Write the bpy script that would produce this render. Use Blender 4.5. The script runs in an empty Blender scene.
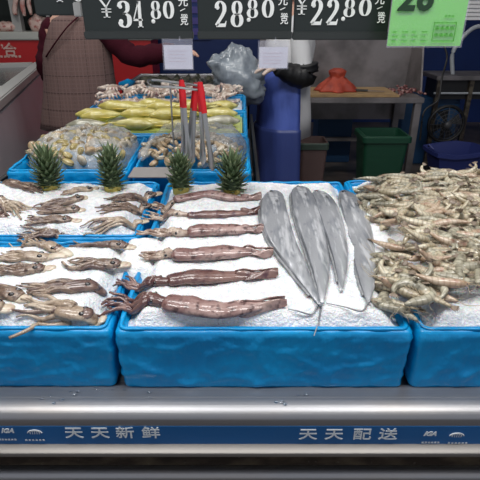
import bpy, bmesh, math, random
from mathutils import Vector, Matrix, Euler, noise
from math import sin, cos, pi, radians as R
random.seed(7)
SC = bpy.context.scene
COL = SC.collection

# ------------------------------------------------------------------ camera model
CAMZ = 1.45; PITCH = R(25.5); F = 480.0
SP, CP = sin(PITCH), cos(PITCH)
cam = bpy.data.cameras.new('camera'); camo = bpy.data.objects.new('camera', cam); COL.objects.link(camo)
camo.location = (0, 0, CAMZ); camo.rotation_euler = (pi/2-PITCH, 0, 0)
cam.sensor_width = 36; cam.lens = 36*F/480.0; cam.clip_start = .02; cam.clip_end = 60
SC.camera = camo

def ray(px, py):
    u = (px-240)/F; t = (py-240)/F
    return Vector((u, CP - t*SP, -(SP + t*CP)))
def PY(px, py, Y):
    d = ray(px, py); k = Y/d.y
    return Vector((d.x*k, Y, CAMZ+d.z*k))
def PZ(px, py, z):
    d = ray(px, py); k = (z-CAMZ)/d.z
    return Vector((d.x*k, d.y*k, z))
def rim(y): return .865 + .063*(y-.8)
def rim2(y): return .935 + .05*(y-1.62)
def T(px, py, dz=0.0):                       # on the plane of the front crates' rims
    d = ray(px, py); k = (.865+dz-.063*.8-CAMZ)/(d.z-.063*d.y)
    return Vector((d.x*k, d.y*k, CAMZ+d.z*k))
def T2(px, py, dz=0.0):
    d = ray(px, py); k = (.935+dz-.05*1.62-CAMZ)/(d.z-.05*d.y)
    return Vector((d.x*k, d.y*k, CAMZ+d.z*k))
def proj(p):
    x, y, z = p[0], p[1], p[2]-CAMZ
    dep = y*CP - z*SP; dn = -y*SP - z*CP
    return (240+F*x/dep, 240+F*dn/dep)

# ------------------------------------------------------------------ materials
def mat(name, base, rough=.5, metal=0.0, noises=(), bump=None, alpha=None, coat=0, sss=0, trans=0, emit=0, vor=None, ior=None, spec=None):
    m = bpy.data.materials.new(name); m.use_nodes = True
    nt = m.node_tree; N = nt.nodes; L = nt.links; b = N['Principled BSDF']
    b.inputs['Base Color'].default_value = (*base, 1); b.inputs['Roughness'].default_value = rough
    b.inputs['Metallic'].default_value = metal
    if alpha is not None: b.inputs['Alpha'].default_value = alpha
    if coat: b.inputs['Coat Weight'].default_value = coat; b.inputs['Coat Roughness'].default_value = .08
    if sss: b.inputs['Subsurface Weight'].default_value = sss; b.inputs['Subsurface Scale'].default_value = .01
    if trans: b.inputs['Transmission Weight'].default_value = trans
    if ior: b.inputs['IOR'].default_value = ior
    if spec is not None: b.inputs['Specular IOR Level'].default_value = spec
    if emit: b.inputs['Emission Color'].default_value = (*base, 1); b.inputs['Emission Strength'].default_value = emit
    tc = N.new('ShaderNodeTexCoord')
    cur = None
    for (sc, col, lo, hi, stretch) in noises:
        mp = N.new('ShaderNodeMapping'); mp.inputs['Scale'].default_value = stretch
        L.new(tc.outputs['Object'], mp.inputs['Vector'])
        nz = N.new('ShaderNodeTexNoise'); nz.inputs['Scale'].default_value = sc; nz.inputs['Detail'].default_value = 4
        L.new(mp.outputs[0], nz.inputs['Vector'])
        mr = N.new('ShaderNodeMapRange'); mr.inputs['From Min'].default_value = lo; mr.inputs['From Max'].default_value = hi
        L.new(nz.outputs['Fac'], mr.inputs['Value'])
        mx = N.new('ShaderNodeMix'); mx.data_type = 'RGBA'
        L.new(mr.outputs[0], mx.inputs[0])
        if cur is None: mx.inputs[6].default_value = (*base, 1)
        else: L.new(cur, mx.inputs[6])
        mx.inputs[7].default_value = (*col, 1); cur = mx.outputs[2]
    if cur is not None: L.new(cur, b.inputs['Base Color'])
    if bump:
        sc, st, stretch = bump[0], bump[1], (bump[2] if len(bump) > 2 else (1, 1, 1))
        mp = N.new('ShaderNodeMapping'); mp.inputs['Scale'].default_value = stretch
        L.new(tc.outputs['Object'], mp.inputs['Vector'])
        nz = N.new('ShaderNodeTexNoise'); nz.inputs['Scale'].default_value = sc; nz.inputs['Detail'].default_value = 3
        L.new(mp.outputs[0], nz.inputs['Vector'])
        bp = N.new('ShaderNodeBump'); bp.inputs['Strength'].default_value = st; bp.inputs['Distance'].default_value = .01
        L.new(nz.outputs['Fac'], bp.inputs['Height']); L.new(bp.outputs[0], b.inputs['Normal'])
    return m
U = (1, 1, 1)
M_ = {}
M_['film'] = mat('blue_film', (.0, .235, .55), .38, noises=[(9, (.0, .30, .65), .4, .65, U)], bump=(20, .6, (1.6, 1, 1)), coat=.12, spec=.35)
M_['ice'] = mat('crushed_ice', (.74, .76, .79), .35, noises=[(70, (.88, .89, .90), .4, .6, U), (6, (.64, .69, .74), .58, .8, U)], bump=(160, .6), sss=.2)
M_['steel'] = mat('brushed_steel', (.52, .52, .53), .3, 1.0, bump=(30, .06, (.05, 6, 6)))
M_['steelrail'] = mat('rail_steel', (.31, .31, .325), .42, .88, noises=[(14, (.34, .32, .31), .5, .8, (.3, 2, 2))], bump=(30, .05, (.05, 6, 6)))
M_['liprail'] = mat('lip_steel', (.27, .255, .24), .5, .85)
M_['steeldull'] = mat('dull_steel', (.30, .275, .275), .5, .6, noises=[(4, (.14, .13, .13), .4, .7, U)], bump=(40, .05, (.1, 4, 4)))
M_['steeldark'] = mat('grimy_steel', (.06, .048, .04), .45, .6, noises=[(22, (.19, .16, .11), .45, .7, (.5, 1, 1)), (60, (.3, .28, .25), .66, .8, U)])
M_['sign'] = mat('sign_blue', (.003, .085, .25), .4, noises=[(3, (.004, .10, .30), .4, .6, U)])
M_['silverink'] = mat('silver_lettering', (.66, .70, .72), .4)
M_['board'] = mat('black_board', (.016, .022, .021), .32)
M_['boardrail'] = mat('board_rail', (.028, .033, .032), .35)
M_['white'] = mat('white_lettering', (.86, .88, .86), .5)
M_['card'] = mat('white_card', (.66, .66, .74), .5)
M_['cardprint'] = mat('faint_print', (.62, .52, .58), .6)
M_['sleeve'] = mat('clear_sleeve', (.75, .76, .9), .15, alpha=.13)
M_['green'] = mat('green_card', (.17, .74, .05), .45)
M_['greenink'] = mat('dark_ink', (.015, .05, .02), .5)
M_['greenprint'] = mat('pale_green_ink', (.10, .42, .06), .5)
M_['bluewall'] = mat('blue_wall', (.008, .032, .16), .5, noises=[(1.5, (.006, .022, .11), .4, .7, U)])
M_['darkwall'] = mat('dark_wall', (.012, .018, .016), .6)
M_['floor'] = mat('floor_tile', (.13, .105, .09), .4, noises=[(3, (.04, .04, .04), .4, .6, U)])
M_['ceil'] = mat('ceiling_white', (.55, .55, .55), .8)
M_['lamp'] = mat('lamp_diffuser', (1, 1, 1), .5, emit=2.0)
M_['red'] = mat('red_panel', (.52, .022, .025), .4)
M_['slab'] = mat('counter_slab', (.55, .56, .52), .35)
M_['meat'] = mat('raw_meat', (.55, .22, .19), .35, noises=[(14, (.75, .58, .52), .45, .6, U)], coat=.4)
M_['meatfat'] = mat('meat_fat', (.72, .52, .46), .4, noises=[(20, (.45, .14, .12), .52, .65, U)], coat=.3)
M_['freezer'] = mat('freezer_body', (.50, .47, .51), .35, noises=[(2, (.46, .43, .47), .4, .6, U)])
M_['freezerrim'] = mat('freezer_rim', (.40, .40, .39), .4)
M_['glassdark'] = mat('freezer_glass', (.10, .10, .10), .15)
M_['skin'] = mat('skin', (.55, .32, .24), .5, sss=.1)
M_['hair'] = mat('hair', (.01, .009, .008), .5, bump=(80, .5, (8, 8, 1)))
M_['maroon'] = mat('maroon_knit', (.040, .005, .011), .95, bump=(120, .3), spec=.15)
M_['trouser'] = mat('dark_trousers', (.025, .027, .035), .8)
M_['coat'] = mat('white_coat', (.62, .62, .63), .7, bump=(14, .4))
M_['blacksleeve'] = mat('black_sleeve', (.008, .008, .009), .5, bump=(25, .5))
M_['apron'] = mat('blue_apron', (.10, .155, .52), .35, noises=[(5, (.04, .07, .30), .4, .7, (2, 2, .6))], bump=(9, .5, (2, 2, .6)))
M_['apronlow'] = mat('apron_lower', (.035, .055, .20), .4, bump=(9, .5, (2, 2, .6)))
M_['glove'] = mat('thin_glove', (.60, .47, .40), .4)
M_['greybag'] = mat('grey_bag', (.30, .34, .38), .28, noises=[(9, (.17, .20, .24), .4, .65, U)], bump=(12, .8), alpha=.88, coat=.3)
M_['bag'] = mat('clear_bag', (.75, .75, .73), .22, alpha=.24, bump=(22, .9), coat=.3)
M_['black'] = mat('black_plastic', (.010, .010, .011), .5)
M_['iron'] = mat('fan_grey', (.06, .06, .065), .45)
M_['binbrown'] = mat('brown_bin', (.12, .075, .07), .5)
M_['bingreen'] = mat('green_bin', (.006, .05, .026), .45)
M_['liner'] = mat('bin_liner', (.05, .075, .06), .3)
M_['basket'] = mat('blue_basket', (.015, .025, .13), .5)
M_['bluebox'] = mat('blue_box', (.010, .055, .14), .5)
M_['wood'] = mat('cutting_board', (.42, .27, .12), .5, noises=[(8, (.28, .18, .10), .45, .7, (1, 6, 1))])
M_['orange'] = mat('orange_cloth', (.48, .07, .035), .6, noises=[(12, (.34, .045, .025), .4, .6, U)])
M_['guts'] = mat('fish_offal', (.16, .05, .05), .35, noises=[(40, (.38, .22, .2), .5, .6, U)])
M_['white_pipe'] = mat('pipe_grey', (.42, .45, .48), .35)
M_['redgrip'] = mat('red_grip', (.62, .012, .02), .35)
M_['tong'] = mat('tong_steel', (.42, .42, .42), .32, .9)
M_['paper'] = mat('grey_card', (.20, .185, .18), .7)
M_['leaf'] = mat('crown_leaf', (.075, .125, .055), .5, noises=[(30, (.18, .24, .12), .42, .62, U), (90, (.20, .22, .12), .58, .75, U)])
M_['fruit'] = mat('cut_pineapple', (.55, .45, .10), .5)
M_['droplet'] = mat('water', (.9, .95, 1), .03, trans=1.0, ior=1.33)
# seafood
M_['squid_dark'] = mat('squid_skin', (.22, .12, .11), .26, noises=[(22, (.42, .29, .265), .42, .68, (1, 1.4, 1)), (70, (.075, .035, .035), .50, .66, U), (9, (.42, .31, .27), .58, .8, U)], bump=(60, .25), coat=.6)
M_['squid_deep'] = mat('squid_skin_deep', (.115, .055, .05), .25, noises=[(18, (.24, .14, .12), .42, .66, U), (50, (.08, .035, .045), .52, .70, U)], bump=(60, .25), coat=.6)
M_['squid_arm'] = mat('squid_arm', (.24, .15, .115), .3, noises=[(26, (.52, .42, .34), .44, .62, U), (80, (.12, .065, .06), .58, .7, U)], bump=(120, .4), coat=.5)
M_['arm_brown'] = mat('arm_brown', (.20, .135, .10), .3, noises=[(24, (.44, .34, .26), .46, .66, U), (80, (.07, .045, .04), .50, .66, U)], bump=(100, .4), coat=.5)
M_['arm_pale'] = mat('arm_pale', (.34, .255, .185), .3, noises=[(22, (.54, .45, .35), .42, .64, U), (60, (.17, .105, .085), .54, .70, U)], bump=(100, .4), coat=.5)
M_['neck'] = mat('pale_neck', (.50, .41, .30), .35, noises=[(25, (.64, .57, .46), .4, .6, U), (50, (.40, .28, .22), .6, .75, U)], coat=.4, sss=.1)
M_['arm_deep'] = mat('arm_deep_brown', (.115, .07, .06), .3, noises=[(24, (.28, .20, .16), .46, .66, U)], bump=(100, .4), coat=.5)
M_['headdark'] = mat('dark_head', (.11, .065, .06), .25, noises=[(30, (.26, .17, .14), .45, .65, U)], coat=.6)
M_['eye'] = mat('dark_eye', (.01, .008, .01), .12, coat=.8)
M_['silver'] = mat('silver_skin', (.34, .35, .375), .30, .2, noises=[(11, (.20, .215, .245), .46, .66, (3.2, .7, 1)), (26, (.58, .59, .62), .50, .66, (2.6, .35, 1)), (50, (.22, .23, .25), .62, .78, (1.6, .6, 1))], bump=(70, .12, (3, .6, 1)), coat=.5)
M_['silverback'] = mat('dark_silver_back', (.145, .155, .175), .34, .15, noises=[(24, (.33, .34, .37), .46, .66, (2.6, .5, 1))], coat=.5)
M_['silverfin'] = mat('silver_fin', (.22, .23, .25), .35, .2, noises=[(50, (.36, .37, .38), .4, .65, U)])
M_['shrimp1'] = mat('shrimp_shell', (.42, .355, .24), .3, noises=[(25, (.60, .54, .41), .42, .62, U), (80, (.22, .17, .12), .56, .74, U)], coat=.5, sss=.05)
M_['shrimp2'] = mat('shrimp_shell_grey', (.29, .265, .195), .3, noises=[(25, (.47, .44, .34), .42, .62, U), (80, (.15, .13, .10), .56, .74, U)], coat=.5)
M_['shrimp3'] = mat('shrimp_shell_pink', (.40, .28, .19), .3, noises=[(25, (.54, .44, .33), .42, .62, U), (60, (.36, .19, .14), .56, .74, U)], coat=.5)
M_['shrimpleg'] = mat('shrimp_leg', (.50, .40, .27), .4)
M_['shrimptail'] = mat('shrimp_tail', (.22, .17, .13), .35)
M_['clam1'] = mat('clam_olive', (.32, .25, .09), .4, noises=[(40, (.48, .40, .20), .42, .62, U), (90, (.2, .15, .08), .6, .7, U)], coat=.3)
M_['clam2'] = mat('clam_tan', (.36, .25, .14), .4, noises=[(45, (.56, .45, .31), .42, .62, U), (90, (.26, .16, .1), .6, .7, U)], coat=.3)
M_['clam3'] = mat('clam_pale', (.52, .46, .36), .4, noises=[(40, (.34, .26, .17), .48, .66, U)], coat=.3)
M_['clam4'] = mat('clam_dark', (.20, .15, .09), .4, noises=[(40, (.38, .3, .2), .48, .66, U)], coat=.3)
M_['yfish'] = mat('yellow_fish', (.44, .37, .085), .38, noises=[(14, (.60, .55, .24), .42, .62, (1, 3, 1)), (30, (.46, .38, .12), .55, .75, U)], coat=.5)
M_['gfish'] = mat('grey_fish', (.24, .23, .17), .3, noises=[(14, (.48, .46, .36), .42, .62, (1, 3, 1))], coat=.5)
M_['yfin'] = mat('yellow_fin', (.60, .46, .10), .4)
M_['ybase'] = mat('yellow_green_film', (.46, .52, .12), .3, bump=(14, .6), coat=.4)
M_['crab'] = mat('crab_shell', (.34, .25, .20), .35, noises=[(30, (.62, .56, .49), .42, .60, U), (24, (.26, .12, .13), .57, .66, U)], coat=.4)
M_['crableg'] = mat('crab_leg', (.42, .29, .24), .35, noises=[(30, (.64, .57, .50), .42, .6, U), (40, (.35, .12, .14), .6, .7, U)], coat=.4)
M_['darkfish'] = mat('dark_seaweed', (.02, .022, .015), .3, noises=[(25, (.09, .085, .06), .45, .65, U)], bump=(30, .8), coat=.5)
M_['pink'] = mat('pale_pink_pack', (.60, .42, .42), .5)
M_['poster'] = mat('purple_print', (.12, .10, .42), .5)

def band(m, per, col):
    nt = m.node_tree; N = nt.nodes; L = nt.links; b = N['Principled BSDF']
    tc = N.new('ShaderNodeTexCoord'); sx = N.new('ShaderNodeSeparateXYZ'); L.new(tc.outputs['Object'], sx.inputs[0])
    a = N.new('ShaderNodeMath'); a.operation = 'PINGPONG'; a.inputs[1].default_value = per; L.new(sx.outputs['X'], a.inputs[0])
    g = N.new('ShaderNodeMapRange'); g.inputs['From Min'].default_value = per*.45; g.inputs['From Max'].default_value = 0; L.new(a.outputs[0], g.inputs['Value'])
    g.inputs['To Max'].default_value = .55
    mx = N.new('ShaderNodeMix'); mx.data_type = 'RGBA'; L.new(g.outputs[0], mx.inputs[0])
    L.new(b.inputs['Base Color'].links[0].from_socket, mx.inputs[6]); mx.inputs[7].default_value = (*col, 1); L.new(mx.outputs[2], b.inputs['Base Color'])
band(M_['shrimp1'], .0052, (.15, .115, .075)); band(M_['shrimp2'], .0052, (.09, .08, .055)); band(M_['shrimp3'], .0052, (.24, .13, .085))
def plaid():
    m = mat('plaid_wool', (.15, .088, .078), .9)
    nt = m.node_tree; N = nt.nodes; L = nt.links; b = N['Principled BSDF']
    tc = N.new('ShaderNodeTexCoord'); sx = N.new('ShaderNodeSeparateXYZ'); L.new(tc.outputs['Object'], sx.inputs[0])
    cur = None
    def line(out, period, lo, col, prev):
        a = N.new('ShaderNodeMath'); a.operation = 'PINGPONG'; a.inputs[1].default_value = period; L.new(out, a.inputs[0])
        g = N.new('ShaderNodeMath'); g.operation = 'LESS_THAN'; g.inputs[1].default_value = lo; L.new(a.outputs[0], g.inputs[0])
        mx = N.new('ShaderNodeMix'); mx.data_type = 'RGBA'; s = N.new('ShaderNodeMath'); s.operation = 'MULTIPLY'; s.inputs[1].default_value = .65
        L.new(g.outputs[0], s.inputs[0]); L.new(s.outputs[0], mx.inputs[0])
        if prev is None: mx.inputs[6].default_value = (.13, .078, .070, 1)
        else: L.new(prev, mx.inputs[6])
        mx.inputs[7].default_value = (*col, 1); return mx.outputs[2]
    cur = line(sx.outputs['X'], .045, .0035, (.03, .013, .015), cur)
    cur = line(sx.outputs['Z'], .05, .0035, (.03, .013, .015), cur)
    cur = line(sx.outputs['X'], .011, .003, (.16, .10, .09), cur)
    cur = line(sx.outputs['Z'], .012, .003, (.145, .095, .088), cur)
    L.new(cur, b.inputs['Base Color'])
    nz = N.new('ShaderNodeTexNoise'); nz.inputs['Scale'].default_value = 150; L.new(tc.outputs['Object'], nz.inputs['Vector'])
    bp = N.new('ShaderNodeBump'); bp.inputs['Strength'].default_value = .4; bp.inputs['Distance'].default_value = .005
    L.new(nz.outputs['Fac'], bp.inputs['Height']); L.new(bp.outputs[0], b.inputs['Normal'])
    return m
M_['plaid'] = plaid()

# ------------------------------------------------------------------ mesh helpers
def rootmat(o):
    m = Matrix.Identity(4)
    while o is not None:
        m = Matrix.LocRotScale(o.location, o.rotation_euler, o.scale) @ m
        o = o.parent
    return m
class MB:
    def __init__(s): s.v = []; s.f = []; s.mi = []; s.mats = []; s.cm = 0
    def use(s, m):
        if m not in s.mats: s.mats.append(m)
        s.cm = s.mats.index(m); return s
    def add(s, vs, fs):
        o = len(s.v); s.v += [Vector(v) for v in vs]
        for f in fs: s.f.append([o+i for i in f]); s.mi.append(s.cm)
        return s
    def box(s, a, b, M=None):
        x0, y0, z0 = a; x1, y1, z1 = b
        vs = [Vector(p) for p in ((x0,y0,z0),(x1,y0,z0),(x1,y1,z0),(x0,y1,z0),(x0,y0,z1),(x1,y0,z1),(x1,y1,z1),(x0,y1,z1))]
        if M: vs = [M @ v for v in vs]
        return s.add(vs, [(0,3,2,1),(4,5,6,7),(0,1,5,4),(1,2,6,5),(2,3,7,6),(3,0,4,7)])
    def loft(s, rings, caps=True, closed=True):
        n = len(rings[0]); vs = [v for r in rings for v in r]; fs = []
        for i in range(len(rings)-1):
            for j in range(n if closed else n-1):
                k = (j+1) % n
                fs.append((i*n+j, i*n+k, (i+1)*n+k, (i+1)*n+j))
        if caps and closed:
            for i, rev in ((0, True), (len(rings)-1, False)):
                c = sum((Vector(v) for v in rings[i]), Vector())/n; vs.append(c); ci = len(vs)-1
                for j in range(n):
                    k = (j+1) % n
                    fs.append((ci, i*n+k, i*n+j) if rev else (ci, i*n+j, i*n+k))
        return s.add(vs, fs)
    def tube(s, pts, rad, n=8, up=(0, 0, 1), flat=1.0):
        # rad: number, list of r, or list of (a, b): a sideways, b along up
        pts = [Vector(p) for p in pts]; rings = []
        up = Vector(up)
        for i, p in enumerate(pts):
            d = pts[min(i+1, len(pts)-1)]-pts[max(i-1, 0)]
            if d.length < 1e-9: d = Vector((1, 0, 0))
            d.normalize(); sd = d.cross(up)
            if sd.length < .05: sd = d.cross(Vector((.3, 1, .2)))
            sd.normalize(); u = sd.cross(d)
            r = rad[i] if isinstance(rad, (list, tuple)) else rad
            a, b = r if isinstance(r, (list, tuple)) else (r, r*flat)
            rings.append([p + sd*(a*cos(2*pi*j/n)) + u*(b*sin(2*pi*j/n)) for j in range(n)])
        return s.loft(rings)
    def ball(s, c, r, n=10, m=7, M=None):
        c = Vector(c); rx, ry, rz = r if isinstance(r, (list, tuple)) else (r, r, r)
        rings = []
        for i in range(m+1):
            a = -pi/2 + pi*(i+.02)/(m+.04)
            rings.append([c + (M or Matrix.Identity(3)) @ Vector((rx*cos(a)*cos(2*pi*j/n), ry*cos(a)*sin(2*pi*j/n), rz*sin(a))) for j in range(n)])
        return s.loft(rings)
    def build(s, name, m=None, parent=None, smooth=True, bevel=0, local=False):
        me = bpy.data.meshes.new(name)
        o = bpy.data.objects.new(name, me); COL.objects.link(o)
        vs = s.v
        if parent is not None:
            o.parent = parent
            if not local:
                inv = rootmat(parent).inverted(); vs = [inv @ v for v in vs]
        elif not local:
            xs = [v.x for v in vs]; ys = [v.y for v in vs]; zs = [v.z for v in vs]
            c = Vector(((min(xs)+max(xs))/2, (min(ys)+max(ys))/2, min(zs))); o.location = c
            vs = [v-c for v in vs]
        me.from_pydata([tuple(v) for v in vs], [], s.f)
        if m is not None: me.materials.append(m)
        else:
            for mm in s.mats: me.materials.append(mm)
            for p, i in zip(me.polygons, s.mi): p.material_index = i
        if bevel or smooth:
            bm = bmesh.new(); bm.from_mesh(me)
            bmesh.ops.recalc_face_normals(bm, faces=bm.faces)
            if bevel: bmesh.ops.bevel(bm, geom=[e for e in bm.edges if len(e.link_faces) == 2 and e.calc_face_angle(0) > .6], offset=bevel, segments=2, affect='EDGES')
            bm.to_mesh(me); bm.free()
        if smooth:
            for p in me.polygons: p.use_smooth = True
            if smooth != 'all': 
                me.set_sharp_from_angle(angle=R(42))
        me.update(); return o
def tag(o, label=None, cat=None, group=None, kind=None):
    if label: o['label'] = label
    if cat: o['category'] = cat
    if group: o['group'] = group
    if kind: o['kind'] = kind
    return o
def empty(name, loc, label=None, cat=None, group=None, rz=0):
    o = bpy.data.objects.new(name, None); COL.objects.link(o); o.location = loc; o.rotation_euler = (0, 0, rz)
    o.empty_display_size = .05
    return tag(o, label, cat, group)
def copytree(o, parent=None):
    c = o.copy(); COL.objects.link(c); c.parent = parent
    for ch in KIDS(o): copytree(ch, c)
    return c
def KIDS(o): return [c for c in bpy.data.objects if c.parent == o] if o.name not in _kc else _kc[o.name]
_kc = {}
def cache(o):
    ks = [c for c in bpy.data.objects if c.parent == o]; _kc[o.name] = ks
    for k in ks: cache(k)
def bez(pts, n=20):                       # catmull-rom through points
    pts = [Vector(p) for p in pts]; P = [2*pts[0]-pts[1]]+pts+[2*pts[-1]-pts[-2]]; out = []
    for i in range(n+1):
        t = i/n*(len(pts)-1); k = min(int(t), len(pts)-2); u = t-k
        a, b, c, d = P[k:k+4]
        out.append(.5*((2*b)+(c-a)*u+(2*a-5*b+4*c-d)*u*u+(3*b-a-3*c+d)*u**3))
    return out
def lerpk(keys, t):                       # piecewise linear keys [(t, v)]
    for (a, va), (b, vb) in zip(keys, keys[1:]):
        if t <= b:
            u = (t-a)/(b-a) if b > a else 0; u = max(0, min(1, u)); u = u*u*(3-2*u)*.5+u*.5
            if isinstance(va, tuple): return tuple(p+(q-p)*u for p, q in zip(va, vb))
            return va+(vb-va)*u
    return keys[-1][1]
def text_mesh(txt, size, M, depth=.0008, bold=0, shear=0, align='CENTER'):
    cu = bpy.data.curves.new('lettering', 'FONT'); cu.body = txt; cu.size = size; cu.align_x = align; cu.align_y = 'CENTER'
    cu.extrude = depth; cu.offset = bold; cu.shear = shear; cu.resolution_u = 3
    ob = bpy.data.objects.new('lettering_tmp', cu); COL.objects.link(ob)
    dg = bpy.context.evaluated_depsgraph_get(); dg.update()
    me = bpy.data.meshes.new_from_object(ob.evaluated_get(dg))
    vs = [M @ v.co for v in me.vertices]; fs = [tuple(p.vertices) for p in me.polygons]
    bpy.data.objects.remove(ob); bpy.data.curves.remove(cu); bpy.data.meshes.remove(me)
    return vs, fs
def facing(loc):                          # text plane upright facing the camera side (-Y)
    return Matrix.Translation(loc) @ Matrix.Rotation(pi/2, 4, 'X')
def skin(verts, edges, radii, sub=2):
    me = bpy.data.meshes.new('skin_tmp'); me.from_pydata([tuple(v) for v in verts], edges, [])
    ob = bpy.data.objects.new('skin_tmp', me); COL.objects.link(ob)
    md = ob.modifiers.new('s', 'SKIN')
    for i, r in enumerate(radii):
        r = r if isinstance(r, tuple) else (r, r)
        me.skin_vertices[0].data[i].radius = r
    me.skin_vertices[0].data[0].use_root = True
    sd = ob.modifiers.new('u', 'SUBSURF'); sd.levels = sub; sd.render_levels = sub
    dg = bpy.context.evaluated_depsgraph_get(); dg.update()
    e = bpy.data.meshes.new_from_object(ob.evaluated_get(dg))
    vs = [v.co.copy() for v in e.vertices]; fs = [tuple(p.vertices) for p in e.polygons]
    bpy.data.objects.remove(ob); bpy.data.meshes.remove(me); bpy.data.meshes.remove(e)
    return MB().add(vs, fs)

# ------------------------------------------------------------------ setting
def struct(name, mb, m, **k): return tag(mb.build(name, m, **k), kind='structure')
struct('floor', MB().box((-6, -1.5, -.05), (5, 7.2, 0)), M_['floor'], smooth=False)
struct('ceiling', MB().box((-6, -1.5, 3.6), (5, 7.2, 3.65)), M_['ceil'], smooth=False)
struct('wall_back', MB().box((-1.55, 7.0, 0), (5, 7.1, 3.6)), M_['bluewall'], smooth=False)
struct('wall_back_left', MB().box((-6, 7.0, 0), (-1.55, 7.1, 3.6)), M_['darkwall'], smooth=False)
struct('wall_left', MB().box((-6.05, -1.5, 0), (-6, 7.2, 3.6)), M_['darkwall'], smooth=False)
struct('wall_right', MB().box((5, -1.5, 0), (5.05, 7.2, 3.6)), M_['bluewall'], smooth=False)
# ------------------------------------------------------------------ ceiling lamps
for i, (x, y, w, p) in enumerate([(-.9, .6, 1.5, 27), (1.1, .6, 1.5, 27), (-.9, 2.2, 1.5, 17), (1.1, 2.2, 1.5, 7), (-2.4, 4.5, 1.5, 12), (1.6, 5.0, 1.5, 2.5)]):
    e = empty('ceiling_lamp', (x, y, 3.45), 'long white fluorescent ceiling lamp above the ' + ['front crates, left side', 'front crates, right side', 'rear crates, left side', 'gap behind the shrimp crate', 'red meat counter', 'steel workbench'][i], 'ceiling lamp', 'ceiling lamps over the fish stall')
    MB().box((x-w/2, y-.09, 3.48), (x+w/2, y+.09, 3.6)).build('housing', M_['ceil'], e, bevel=.005)
    MB().box((x-w/2+.02, y-.07, 3.455), (x+w/2-.02, y+.07, 3.48)).build('diffuser', M_['lamp'], e, bevel=.01)
    ld = bpy.data.lights.new('tube_light', 'AREA'); ld.shape = 'RECTANGLE'; ld.size = w; ld.size_y = .3; ld.energy = p; ld.color = (1, .985, .96)
    lo = bpy.data.objects.new('tube_light', ld); COL.objects.link(lo); lo.location = (x, y, 3.44)
w = bpy.data.worlds.new('world'); SC.world = w; w.use_nodes = True
w.node_tree.nodes['Background'].inputs[0].default_value = (.86, .9, 1, 1); w.node_tree.nodes['Background'].inputs[1].default_value = .32

# ------------------------------------------------------------------ display table
tb = empty('display_counter', (0, 1.8, 0), 'steel display counter carrying the blue seafood crates, rails along its front', 'counter')
m = MB()
m.add([(-1.7, .80, .712), (1.7, .80, .712), (1.7, 1.61, .763), (-1.7, 1.61, .763), (-1.7, .80, .69), (1.7, .80, .69), (1.7, 1.61, .74), (-1.7, 1.61, .74)],
      [(0,1,2,3), (7,6,5,4), (0,4,5,1), (2,6,7,3), (1,5,6,2), (3,7,4,0)])
m.build('front_top', M_['steelrail'], tb, smooth=False)
m = MB().box((-.86, 1.615, .745), (.06, 2.99, .788)); m.build('rear_top', M_['steeldull'], tb, smooth=False)
MB().box((-.88, 1.62, .40), (-.862, 2.99, .90)).build('side_panel', M_['black'], tb, smooth=False)
MB().box((.062, 1.62, .40), (.075, 2.99, .88)).build('side_panel', M_['black'], tb, smooth=False)
prof = [(.80, .722), (.765, .7212)]+[(.7225+.042*(1-sin(a)), .699+.0215*cos(a)) for a in [pi/2*k/12 for k in range(13)]]+[(.7225, .690), (.7225, .684), (.7225, .680), (.745, .680), (.745, .705), (.80, .705)]
MB().loft([[(x, a, b) for a, b in prof] for x in (-1.7, 1.7)]).build('front_ledge', M_['steelrail'], tb)
prof = [(.722, .634), (.706, .633), (.701, .630), (.700, .626), (.701, .620), (.708, .618), (.722, .618)]
MB().loft([[(x, a, b) for a, b in prof] for x in (-1.7, 1.7)]).build('lower_lip', M_['liprail'], tb)
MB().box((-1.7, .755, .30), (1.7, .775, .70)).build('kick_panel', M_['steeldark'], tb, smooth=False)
MB().tube([(-1.7, .715, .553), (1.7, .715, .553)], (.017), 16).build('guard_rail', M_['steelrail'], tb)
for x in (-1.6, -.5, .5, 1.6): MB().box((x-.03, .76, 0), (x+.03, .82, .7)).build('leg', M_['steeldull'], tb, bevel=.004)
for x in (-.8, 0): MB().box((x-.03, 2.85, 0), (x+.03, 2.91, .77)).build('leg', M_['steeldull'], tb, bevel=.004)

# sign strip
sg = empty('blue_sign_strip', (0, .7225, .657), 'long blue sign strip with silver Chinese lettering along the counter front', 'sign')
MB().box((-1.7, .7215, .628), (1.7, .726, .6835)).build('panel', M_['sign'], sg, smooth=False)
SY = .7205
for txt, pts in (('天天新鲜', (74, 100, 125, 151)), ('天天配送', (308, 334, 362, 388))):
    for ch, px in zip(txt, pts):
        p = PY(px, 433.5 if px < 200 else 435, SY)
        vs, fs = text_mesh(ch, .0335, facing(p) @ Matrix.Scale(1.18, 4, (1, 0, 0)), .0006, bold=.00025)
        MB().add(vs, fs).build('lettering', M_['silverink'], sg, smooth=False)
def bars(mb, c, n, w, h, gap, M0):
    for i in range(n):
        x = (i-(n-1)/2)*(w+gap); rr = random.random()
        mb.box((c[0]+x-w/2, c[1]-.0004, c[2]-h/2), (c[0]+x+w/2, c[1]+.0002, c[2]-h/2+h*.18))
        mb.box((c[0]+x-w*.1, c[1]-.0004, c[2]-h/2), (c[0]+x+w*.12, c[1]+.0002, c[2]+h/2))
        mb.box((c[0]+x-w*.45, c[1]-.0004, c[2]+h*.1), (c[0]+x+w*.45, c[1]+.0002, c[2]+h*.28))
for px, py, hx in ((7, 431, 0), (430, 434, 1)):
    p = PY(px, py, SY)
    vs, fs = text_mesh('IGA', .0155, facing(p), .0006, bold=.0006, shear=.35)
    MB().add(vs, fs).build('logo_lettering', M_['silverink'], sg, smooth=False)
    q = PY(px+.5, py+8.5, SY); m = MB(); bars(m, q, 6, .005, .004, .0015, None); m.build('small_lettering', M_['silverink'], sg, smooth=False)
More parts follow.
